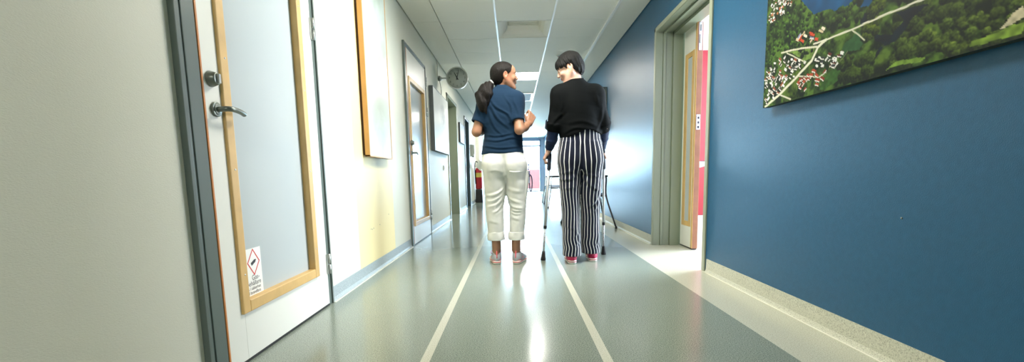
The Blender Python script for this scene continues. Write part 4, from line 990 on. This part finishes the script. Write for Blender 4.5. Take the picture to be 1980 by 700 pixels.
# shoes
grey_mesh = mat('shoe_grey_mesh', rgb(164, 166, 172), .7, noise=(420, .25), bump=(500, .6)); sole_w = mat('shoe_sole_white', rgb(236, 232, 222), .5); pink = mat('shoe_pink', rgb(240, 96, 110), .5); pink_lace = mat('lace_pink', rgb(232, 110, 170), .6)
magenta = mat('shoe_magenta', rgb(176, 26, 72), .5, noise=(60, .12), bump=(400, .3)); magenta2 = mat('shoe_magenta_light', rgb(184, 44, 84), .5)
shoe('shoe', wr_, (-.150, 3.528, 0), (-.12, 1), .250, grey_mesh, sole_w, pink, 'grey running shoe with pink trim', pink_lace)
shoe('shoe', wr_, (.000, 3.524, 0), (.26, 1), .250, grey_mesh, sole_w, pink, 'grey running shoe with pink trim', pink_lace)
# lanyard with keys hanging at the right pocket
ld = empty('key_lanyard', (.118, 3.60, .57), 'dark lanyard loop with pale beads hanging at the white trousers pocket', 'lanyard')
cord = mat('cord_dark', rgb(34, 40, 70), .6); b = MB()
b.tube(smooth_path([(.122, 3.60, .712), (.138, 3.60, .69), (.143, 3.60, .635), (.136, 3.60, .580), (.128, 3.60, .578), (.122, 3.60, .63), (.124, 3.60, .70)], 6), .0042, cord, 8); b.build('cord', ld)
b = MB(); b.box(.121, .126, 3.590, 3.612, .700, .735, mat('lanyard_clip', rgb(70, 100, 160), .4)); b.build('clip', ld, bevel=.002)
bead = mat('bead_pale_blue', rgb(190, 206, 232), .3)
for i in range(6): b = MB(); b.tube([(.116+.003*math.sin(i*2), 3.60, .785-.017*i+.0065), (.116+.003*math.sin(i*2), 3.60, .785-.017*i), (.116+.003*math.sin(i*2), 3.60, .785-.017*i-.0065)], [.004, .0075, .004], bead if i % 2 else MATS['lanyard_clip'], 10); b.build('bead', ld)
b = MB(); b.box(.112, .124, 3.596, 3.600, .640, .690, bead); b.build('badge', ld, bevel=.001)

# ------------------------------------------------------------------ person in a black sweater and striped trousers with crutches
mr_ = empty('person', (.52, 3.60, 0), 'person in black sweater and navy striped trousers walking away on crutches, looking left and down', 'person')
sweater_m = cloth_mat('black_knit', rgb(4, 7, 8), wr=16, sheen=.0); under_m = cloth_mat('dark_blue_sleeve', rgb(20, 36, 66), wr=24)
B = Field(axis([.18, (.33, .0045), (.56, .0040), (.70, .007), (.82, .0045)]), axis([3.42, (3.54, .006), (3.98, .0045)]), axis([-.02, (.78, .009), (.95, .0042), (1.38, .009), (1.68, .0036)]))
B.loft([(.76, .53, 3.62, .150, .10), (.87, .53, 3.62, .155, .11), (.98, .53, 3.62, .145, .10), (1.10, .52, 3.61, .145, .10), (1.25, .505, 3.605, .155, .10), (1.33, .50, 3.60, .150, .085), (1.38, .495, 3.60, .10, .07), (1.41, .492, 3.60, .06, .06)])
B.cone((.492, 3.600, 1.36), (.470, 3.606, 1.475), .062, .058, .03)
B.chain([(.365, 3.60, 1.32), (.322, 3.59, 1.08)], [.050, .042]); B.chain([(.322, 3.59, 1.08), (.306, 3.64, .98), (.285, 3.69, .900)], [.042, .038, .027])
B.chain([(.645, 3.60, 1.32), (.715, 3.60, 1.08)], [.050, .042]); B.chain([(.715, 3.60, 1.08), (.724, 3.71, .99), (.733, 3.80, .905)], [.042, .038, .027])
for sx, kx, ax_, hy, ky, ay in ((.45, .446, .452, 3.62, 3.59, 3.545), (.612, .612, .612, 3.62, 3.635, 3.635)):
    B.chain([(sx, hy, .80), (kx, ky, .45), (ax_, (ky+ay)/2, .30), (ax_, ay, .10)], [.07, .05, .048, .034], k=.03); B.cone((ax_, ay, .10), (ax_, ay+.12, .04), .030, .024, .02)
AM = head_axes((-.88, .20, -.40)); cM = (.454, 3.605, 1.520)
PM = head(B, cM, AM, 1.03, 1.08)
hand(B, (.285, 3.690, .902), (-.45, .30, -.85), (.85, 0, -.45), -1, [(.75, 1.2, .8)]*4, k=.95, spread=.02)
hand(B, (.733, 3.800, .905), (.40, .30, -.85), (-.85, 0, -.45), 1, [(.75, 1.2, .8)]*4, k=.95, spread=.02)
fc = face_col(PM, AM, rgb(216, 170, 148), rgb(176, 98, 92), rgb(36, 28, 24), 1.03)
flesh(B, 'body', mr_, [MATS['skin'] if 'skin' in MATS else skin('skin', 0)], 2, fc)
T_ = Field(axis([.24, (.80, .0052)]), axis([3.44, (3.80, .0052)]), axis([.97, (1.47, .0052)]))
T_.loft([(.985, .53, 3.62, .160, .122), (1.02, .528, 3.62, .164, .128), (1.08, .525, 3.615, .164, .128), (1.15, .517, 3.61, .162, .124), (1.25, .507, 3.605, .170, .118), (1.32, .502, 3.603, .166, .104), (1.365, .498, 3.602, .132, .090), (1.40, .494, 3.602, .094, .078), (1.428, .490, 3.602, .068, .068)], k=.01, e=2.2)
for s_, m_, e_ in (((.368, 3.60, 1.325), (.322, 3.592, 1.10), (.316, 3.61, 1.045)), ((.640, 3.60, 1.325), (.708, 3.60, 1.10), (.716, 3.64, 1.045))):
    T_.ell(s_, (.062, .060, .056), k=.06); T_.cone(s_, m_, .057, .054, .05); ccone(T_, m_, e_, .055, .050, .02)
    T_.ell((s_[0], s_[1]-.03, s_[2]-.05), (.06, .045, .09), k=.05)
T_.disp(lambda x, y, z: crease(x, y, z, [(12, 0, 30, .9, .0016)])-.001)
press(T_, FK, 3.40, 3.60)
x_, y_, z_ = T_.grid((slice(None),)*3); T_.D = np.maximum(T_.D, (.984+.058*np.exp(-((x_-.57)/.095)**2)+.012*np.clip((x_-.57)/.1, 0, 1)-z_+0*y_).astype(np.float32))
sw_, _, _ = flesh(T_, 'sweater', mr_, [sweater_m], 1)
band('neckband', sw_, (.4855, 3.603, 1.424), (-.10, -.10, 1), .064, .064, .020, .006, sweater_m)
def wavy(name, parent, z0, cz, m, c, rx, ry):
    b = MB(); n = 72; vs = []
    for t, r in ((-.012, .0), (-.012, .007), (.014, .008), (.014, 0)):
        for j in range(n):
            a = 2*math.pi*j/n; vs.append((c[0]+(rx+r)*math.cos(a), c[1]+(ry+r)*math.sin(a), z0+t+cz*math.exp(-((math.cos(a))/.6)**2)+.004*math.sin(a*9)))
    b.add(vs, [(i*n+j, i*n+(j+1) % n, ((i+1) % 4)*n+(j+1) % n, ((i+1) % 4)*n+j) for i in range(4) for j in range(n)], m, True); return b.build(name, parent)
for pts, rs in (((((.318, 3.600, 1.07), (.306, 3.64, .98), (.287, 3.685, .912))), (.047, .044, .034)), ((((.716, 3.62, 1.07), (.724, 3.71, .99), (.732, 3.79, .915))), (.047, .044, .034))):
    g = Field(axis([pts[0][0]-.12, (pts[0][0]+.12, .0045)]), axis([3.52, (3.86, .0045)]), axis([.88, (1.12, .0045)]))
    ccone(g, pts[0], pts[1], rs[0], rs[1], .0); ccone(g, pts[1], pts[2], rs[1], rs[2], .01); g.ell(pts[1], (rs[1],)*3, k=.01)
    g.disp(lambda x, y, z: crease(x, y, z, [(20, 0, 90, .9, .003)])-.001); flesh(g, 'undershirt_sleeve', mr_, [under_m], 1)
# striped trousers: stripes follow each leg
P_ = Field(axis([.32, (.74, .0055)]), axis([3.40, (3.84, .0055)]), axis([.05, (1.07, .006)]))
legL = [(.062, .453, 3.548, .074, .088), (.15, .452, 3.556, .073, .084), (.30, .450, 3.572, .071, .080), (.42, .448, 3.588, .073, .082), (.525, .447, 3.60, .076, .090), (.66, .446, 3.612, .086, .108), (.80, .444, 3.62, .094, .125), (.95, .455, 3.62, .085, .11)]
legR = [(.066, .616, 3.632, .076, .088), (.15, .614, 3.634, .075, .084), (.30, .612, 3.636, .074, .080), (.42, .612, 3.634, .077, .084), (.525, .612, 3.63, .081, .092), (.66, .615, 3.625, .088, .108), (.80, .617, 3.62, .094, .125), (.95, .605, 3.62, .085, .11)]
P_.loft([(.74, .53, 3.62, .150, .11), (.80, .53, 3.62, .172, .126), (.87, .53, 3.62, .174, .126), (.95, .53, 3.62, .166, .120), (1.055, .53, 3.62, .150, .108)], k=.02, e=2.2)
P_.loft(legL, k=.022); P_.loft(legR, k=.022)
P_.ell((.452, 3.555, .83), (.078, .060, .095), k=.05); P_.ell((.608, 3.555, .83), (.078, .060, .095), k=.05)
P_.cone((.53, 3.485, .91), (.53, 3.51, .72), .007, .010, .03, 's')
P_.disp(lambda x, y, z: crease(x, y, z, [(26, 0, 14, .3, .0026), (-24, 8, 18, 1.3, .0022)])-.002)
press(P_, FT, 3.40, 3.62)
for a_, b_, r_ in (((.453, 3.548, .03), (.452, 3.553, .12), .062), ((.616, 3.632, .03), (.614, 3.634, .12), .063)): ccone(P_, a_, b_, r_, r_, .003, 's')
V, Q = P_.nets(); V = relax(V, Q, 1); me = raw_mesh('striped_trousers', V, Q, [])
# 'validate' keeps the quads; stripe coordinate per face corner
la = np.array(legL); lb = np.array(legR)
def around(P3, right):
    T = np.where(right[:, None], np.stack([np.interp(P3[:, 2], lb[:, 0], lb[:, i]) for i in (1, 2)], 1), np.stack([np.interp(P3[:, 2], la[:, 0], la[:, i]) for i in (1, 2)], 1))
    return np.arctan2(P3[:, 0]-T[:, 0], -(P3[:, 1]-T[:, 1])*.85)/(2*math.pi)*18+.22*np.sin(P3[:, 2]*17+P3[:, 0]*9)*np.exp(-((P3[:, 2]-.42)/.22)**2)+.25*np.sin(P3[:, 2]*38+right*2)*np.exp(-((P3[:, 2]-.14)/.08)**2)
nl = len(me.loops); lv = np.empty(nl, np.int32); me.loops.foreach_get('vertex_index', lv); npg = len(me.polygons); ls = np.empty(npg, np.int32); me.polygons.foreach_get('loop_start', ls)
assert nl == npg*4
lq = lv.reshape(-1, 4); Vn = np.empty(len(me.vertices)*3, np.float32); me.vertices.foreach_get('co', Vn); Vn = Vn.reshape(-1, 3); fcn = Vn[lq].mean(1); right = fcn[:, 0] > .5305
uc = around(fcn, right); uu_ = np.stack([around(Vn[lq[:, i]], right) for i in range(4)], 1); uu_ = uc[:, None]+((uu_-uc[:, None]+9) % 18-9)
uv = me.uv_layers.new(name='stripe'); uv.data.foreach_set('uv', np.stack([uu_, Vn[lq][:, :, 2]], -1).astype(np.float32).ravel())
sm = cloth_mat('navy_white_stripe', rgb(14, 20, 38), wr=22); nt = sm.node_tree; bs = nt.nodes['Principled BSDF']
un = nt.nodes.new('ShaderNodeUVMap'); un.uv_map = 'stripe'; sx_ = nt.nodes.new('ShaderNodeSeparateXYZ'); fr_ = nt.nodes.new('ShaderNodeMath'); fr_.operation = 'FRACT'
lt = nt.nodes.new('ShaderNodeMapRange'); lt.inputs['From Min'].default_value = .24; lt.inputs['From Max'].default_value = .28; lt.clamp = True
a0 = nt.nodes.new('ShaderNodeMath'); a0.operation = 'SUBTRACT'; a0.inputs[1].default_value = .5; a1 = nt.nodes.new('ShaderNodeMath'); a1.operation = 'ABSOLUTE'
a2 = nt.nodes.new('ShaderNodeMapRange'); a2.inputs['From Min'].default_value = .070; a2.inputs['From Max'].default_value = .098
mx = nt.nodes.new('ShaderNodeMix'); mx.data_type = 'RGBA'; mx.inputs[6].default_value = rgb(232, 232, 228); mx.inputs[7].default_value = rgb(14, 20, 38)
nt.links.new(un.outputs[0], sx_.inputs[0]); nt.links.new(sx_.outputs[0], fr_.inputs[0]); nt.links.new(fr_.outputs[0], a0.inputs[0]); nt.links.new(a0.outputs[0], a1.inputs[0]); nt.links.new(a1.outputs[0], a2.inputs[0])
nt.links.new(a2.outputs[0], mx.inputs[0]); nt.links.new(mx.outputs[2], bs.inputs['Base Color']); nt.nodes.remove(lt); me.materials.append(sm)
link_mesh('striped_trousers', me, mr_)
# hair
Hh = Field(axis([.31, (.59, .0034)]), axis([3.48, (3.74, .0036)]), axis([1.40, (1.67, .0034)]))
p_ = localp(cM, AM); Hh.ell(p_(0, -.006, .036), (.088, .101, .092), AW if False else AM, .01); Hh.ell(p_(0, -.048, -.026), (.066, .054, .060), AM, .03)
Hh.ell(p_(0, .068, .056), (.058, .036, .036), AM, .02); Hh.ell(p_(.058, .034, .030), (.026, .046, .036), AM, .02); Hh.ell(p_(-.058, .034, .030), (.026, .046, .036), AM, .02)
cutface(Hh, cM, AM, lambda a, b, d: np.interp(b, [-.14, -.085, -.055, -.02, .004, .020, .035, .06, .12], [-.060, -.082, -.084, -.040, .014, -.010, .012, .020, .032])+.007*np.sin(a*150+b*130)+.004*np.sin(b*340+a*90)-d)
for q in (-1, 1): Hh.ell(p_(q*.084, .006, -.006), (.022, .016, .026), AM, .004, 's')
Hh.disp(lambda x, y, z: strands(x, y, z, cM, AM, .0018, 34)+strands(x, y, z, cM, AM, .0016, 13)+.004*(vnoise((x+.6*y+0*z).ravel(), (z+.3*y+0*x).ravel(), 34, 5).reshape(np.broadcast(x, y, z).shape)-.5))
flesh(Hh, 'hair', mr_, [hair_black], 1)
shoe('shoe', mr_, (.447, 3.485, 0), (.02, 1), .262, magenta, sole_w, magenta2, 'magenta running shoe with white sole', magenta2, loops=False)
shoe('shoe', mr_, (.622, 3.562, 0), (.10, 1), .262, magenta, sole_w, magenta2, 'magenta running shoe with white sole', magenta2, loops=False)

# crutches
alu = mat('aluminium', rgb(206, 210, 212), .38, metal=.45); grip_m = mat('grip_navy', rgb(20, 30, 46), .5)
def crutch(tip, low, elb, label, hand_dir):
    r = empty('forearm_crutch', tip, label, 'crutch', 'pair of forearm crutches'); T0, L0, E0 = Vector(tip), Vector(low), Vector(elb); d = (L0-T0).normalized(); at = lambda z: T0+d*(z/d.z)
    b = MB(); b.tube([at(.0), at(.012), at(.03), at(.055), at(.075)], [.021, .022, .017, .0145, .0125], mat('rubber_black', rgb(24, 24, 26), .7), 20); b.build('rubber_tip', r)
    b = MB(); b.tube([at(.07), at(.29)], .0085, alu, 16)
    for i in range(4): b.cyl(at(.12+.035*i)+Vector((0, -.0095, 0)), at(.12+.035*i)+Vector((0, -.007, 0)), .003, black, 8)
    b.build('lower_tube', r)
    b = MB(); b.tube([at(.262), at(.264), at(.286), at(.288)], [.011, .0135, .0135, .011], black, 20); b.build('height_collar', r)
    b = MB(); b.tube([at(.28), at(.78)], .0110, alu, 18); b.build('upper_tube', r)
    b = MB(); top = at(.865); b.tube([at(.742), at(.75), at(.80), top, top+(E0-top)*.12], [.0150, .0165, .0165, .017, .013], grip_m, 20)
    hd = Vector(hand_dir).normalized(); b.tube(smooth_path([at(.842), at(.842)+hd*.03, at(.842)+hd*.07+Vector((0, 0, .003)), at(.842)+hd*.122+Vector((0, 0, .006))], 5), [.0150]*15+[.0165], grip_m, 18); b.build('hand_grip', r)
    b = MB(); b.tube([top, top+(E0-top)*.5, E0], .0100, grip_m, 16); b.build('forearm_stem', r)
    b = MB(); u = (E0-top).normalized(); n = 22; vs = []
    f = Vector((0, 1, 0)); f = (f-u*f.dot(u)).normalized(); s = u.cross(f); c = E0+f*.058
    for t in (-.028, .028):
        for rr in (.056, .0605):
            for j in range(n): a = math.radians(-125+250*j/(n-1)); vs.append(c+u*t-f*math.cos(a)*rr+s*math.sin(a)*rr)
    fs = []
    for j in range(n-1):
        fs += [(j, j+1, n+j+1, n+j), (2*n+j, 2*n+j+1, 3*n+j+1, 3*n+j), (j, j+1, 2*n+j+1, 2*n+j), (n+j, n+j+1, 3*n+j+1, 3*n+j)]
    fs += [(0, n, 3*n, 2*n), (n-1, 2*n-1, 4*n-1, 3*n-1)]; b.add(vs, fs, grip_m, True); b.build('forearm_cuff', r)
    return r
crutch((.227, 3.672, 0), (.284, 3.69, .745), (.312, 3.578, 1.065), 'left forearm crutch, its black tip standing clear of the striped trousers', (-.12, 1, 0))
crutch((.771, 3.885, 0), (.754, 3.81, .748), (.722, 3.63, 1.075), 'right forearm crutch, half hidden behind the striped trouser leg', (.05, 1, 0))
# ------------------------------------------------------------------ chairs along the right wall and things far down the corridor
seat_m = mat('chair_seat_pale', rgb(176, 186, 206), .5); seat_d = mat('chair_seat_blue', rgb(72, 96, 136), .6); chrome = mat('chair_chrome', rgb(196, 200, 206), .22, metal=.9); leg_dark = mat('chair_leg_dark', rgb(50, 50, 54), .4, metal=.5)
def chair(loc, rz, label, fm, sm_, splay=.03, group='visitor chairs along the right wall', w=.27):
    """front towards +y, back at -y"""
    r = empty('armchair', (0, 0, 0), label, 'chair', group); q = w/.27
    b = MB(); b.box(-.23*q, .23*q, -.22, .24, .425, .455, sm_); b.build('seat', r, bevel=.012)
    b = MB()
    prof = [(-.235, .50), (-.262, .62), (-.285, .74), (-.300, .84)]
    vs = [(x, y+o+.018*(1-(x/.22)**2)*-1, z) for o in (0, .02) for y, z in prof for x in np.linspace(-.21*q, .21*q, 9)]
    k = 36; fs = [(i*9+j, i*9+j+1, (i+1)*9+j+1, (i+1)*9+j) for i in range(3) for j in range(8)]; fs += [tuple(k+q for q in f) for f in fs]
    edge = [j for j in range(9)]+[9*i+8 for i in range(1, 4)]+[27+j for j in range(7, -1, -1)]+[9*i for i in range(2, 0, -1)]
    fs += [(edge[i], edge[(i+1) % len(edge)], k+edge[(i+1) % len(edge)], k+edge[i]) for i in range(len(edge))]
    b.add(vs, fs, sm_, True); b.build('backrest', r)
    for s in (-1, 1):
        b = MB(); b.tube(smooth_path([(s*(w+splay), .27+splay, .012), (s*w, .24, .40), (s*w, .225, .62), (s*w, .19, .652), (s*w, .0, .655)], 5), .0105, fm, 12); b.build('leg', r)
        b = MB(); b.tube(smooth_path([(s*(w+splay), -.29-splay, .012), (s*w, -.20, .40), (s*w, -.19, .60), (s*w, -.16, .652), (s*w, .0, .655)], 5), .0105, fm, 12); b.build('leg', r)
        b = MB(); b.box(s*w-.024, s*w+.024, -.17, .22, .660, .684, black); b.build('armrest', r, bevel=.009)
        b = MB(); b.tube([(s*.235*q, -.20, .42), (s*.225*q, -.245, .62), (s*.215*q, -.288, .84)], .010, fm, 12); b.build('back_post', r)
        for yy in (.27+splay, -.29-splay): b = MB(); b.tube([(s*(w+splay), yy, 0), (s*(w+splay), yy, .03)], .0145, black, 12); b.build('foot', r)
    b = MB()
    for yy in (.20, -.19): b.tube([(-w, yy, .415), (w, yy, .415)], .010, fm, 12)
    for s in (-1, 1): b.tube([(s*w, -.20, .415), (s*w, .24, .415)], .009, fm, 12)
    b.build('seat_frame', r)
    r.location = loc; r.rotation_euler = (0, 0, rz); return r
def dup(root, loc, rz, label):
    r = root.copy(); C.objects.link(r); r.location = loc; r.rotation_euler = (0, 0, rz); r['label'] = label
    for ch in list(root.children): c2 = ch.copy(); C.objects.link(c2); c2.parent = r
    return r
c0 = chair((1.02, 9.9, 0), math.pi/2, 'chrome armchair by the right wall, nearest of the far ones, seen beside the left crutch', chrome, seat_m)
dup(c0, (1.02, 10.6, 0), math.pi/2, 'chrome armchair by the right wall, middle one of the far row')
dup(c0, (1.02, 11.3, 0), math.pi/2, 'chrome armchair by the right wall, last of the far row towards the bright end door')
chair((.985, 6.10, 0), math.pi, 'thin dark-legged armchair by the blue wall, its armrest showing past the right crutch', leg_dark, seat_d, .10, None, .212)

# red extinguisher on a black floor stand with a hanging paper notice
red_p = mat('extinguisher_red', rgb(176, 26, 40), .35, spec=.6); ex, ey = -.955, 12.2
r = empty('fire_extinguisher', (ex, ey, .36), 'red fire extinguisher with yellow label and black hose at the far left wall', 'fire extinguisher')
b = MB(); b.tube([(ex, ey, .36), (ex, ey, .37), (ex, ey, .40), (ex, ey, .86), (ex, ey, .92), (ex, ey, .955), (ex, ey, .98)], [.07, .082, .088, .088, .070, .035, .026], red_p, 32); b.build('cylinder', r)
b = MB(); b.tube([(ex, ey, .68), (ex, ey, .80)], .0895, mat('label_yellow', rgb(216, 196, 96), .5), 32, cap=False); b.build('label_band', r)
b = MB(); b.cyl((ex, ey, .975), (ex, ey, 1.02), .022, dark_steel, 16); b.box(ex-.012, ex+.012, ey-.11, ey+.03, 1.03, 1.045, black); b.box(ex-.010, ex+.010, ey-.09, ey+.02, 1.0, 1.012, black); b.build('valve_handle', r, bevel=.002)
b = MB(); b.tube(smooth_path([(ex, ey-.02, 1.0), (ex-.04, ey-.05, 1.10), (ex-.085, ey-.07, 1.05), (ex-.092, ey-.07, .85), (ex-.088, ey-.06, .62), (ex-.08, ey-.06, .50)], 6), .012, black, 12); b.build('hose', r)
b = MB(); b.prism([(ex-.10, .0), (ex+.10, .0), (ex+.085, .355), (ex-.085, .355)], 'y', ey-.09, ey+.09, mat('stand_black', rgb(30, 28, 32), .5))
tag(b.build('extinguisher_stand', org=(ex, ey, 0), bevel=.008), 'black floor stand under the red fire extinguisher', 'stand')
b = MB(); s_ = .125; cc = (ex+.065, .99); ey -= .10
b.prism([(cc[0]-s_*1.05, cc[1]-.02), (cc[0]+.01, cc[1]-s_*1.2), (cc[0]+s_*1.05, cc[1]+.03), (cc[0]-.02, cc[1]+s_*1.2)], 'y', ey-.150, ey-.146, paper)
pn = b.build('paper_notice', org=(cc[0], ey-.148, cc[1])); tag(pn, 'white paper notice hanging askew in front of the red extinguisher', 'notice')
# white cable-hung notice cord
b = MB(); b.tube([(cc[0]-.02, ey-.148, cc[1]+.13), (ex, ey-.06, 1.035)], .0025, leaf_white, 6); b.build('string', pn)
# handrail-like white pipe boxes and far wall units, left
b = MB(); b.box(XL, XL+.10, 13.0-.9+.75, 13.0-.9+.80, .0, ZC, leaf_white); b.box(XL, XL+.11, 12.84, 12.91, 0, .10, base_grey)
o = b.build('trim_3', bevel=.004); tag(o, kind='structure')
r = empty('wall_dispenser', (XL, 11.4, 1.25), 'small white dispenser box high on the far left wall beyond the dark doorway', 'dispenser')
b = MB(); b.prism([(XL, 1.20), (XL+.08, 1.22), (XL+.10, 1.30), (XL+.09, 1.48), (XL, 1.50)], 'y', 11.3, 11.52, leaf_white); b.build('casing', r, bevel=.008)
b = MB(); b.box(XL+.03, XL+.075, 11.36, 11.46, 1.185, 1.215, frame_grey); b.build('nozzle', r, bevel=.003)
# marks: small holes in the yellow wall, speck on the blue wall
hole = None
for y_, z_, lb_ in ((3.30, .33, 'leftmost of three close screw holes low on the yellow wall'), (3.33, .325, 'middle one of three close screw holes low on the yellow wall'), (3.36, .33, 'right one of three close screw holes low on the yellow wall'), (3.52, .34, 'lone screw hole low on the yellow wall, right of the close three'), (3.78, .40, 'highest and rightmost screw hole low on the yellow wall')):
    if hole is None:
        b = MB(); b.cyl((XL, y_, z_), (XL+.0015, y_, z_), .004, dark_steel, 8); hole = b.build('screw_hole', org=(XL, y_, z_))
        tag(hole, lb_, 'screw hole', 'screw holes in the yellow wall')
    else: h2 = hole.copy(); C.objects.link(h2); h2.location = (XL, y_, z_); h2['label'] = lb_
h2 = hole.copy(); h2.data = hole.data.copy(); C.objects.link(h2); h2.location = (XR-.001, 1.562, .527); h2.rotation_euler = (0, 0, math.pi)
del h2['group']; h2['label'] = 'single dark screw hole in the bare blue wall below the aerial picture'
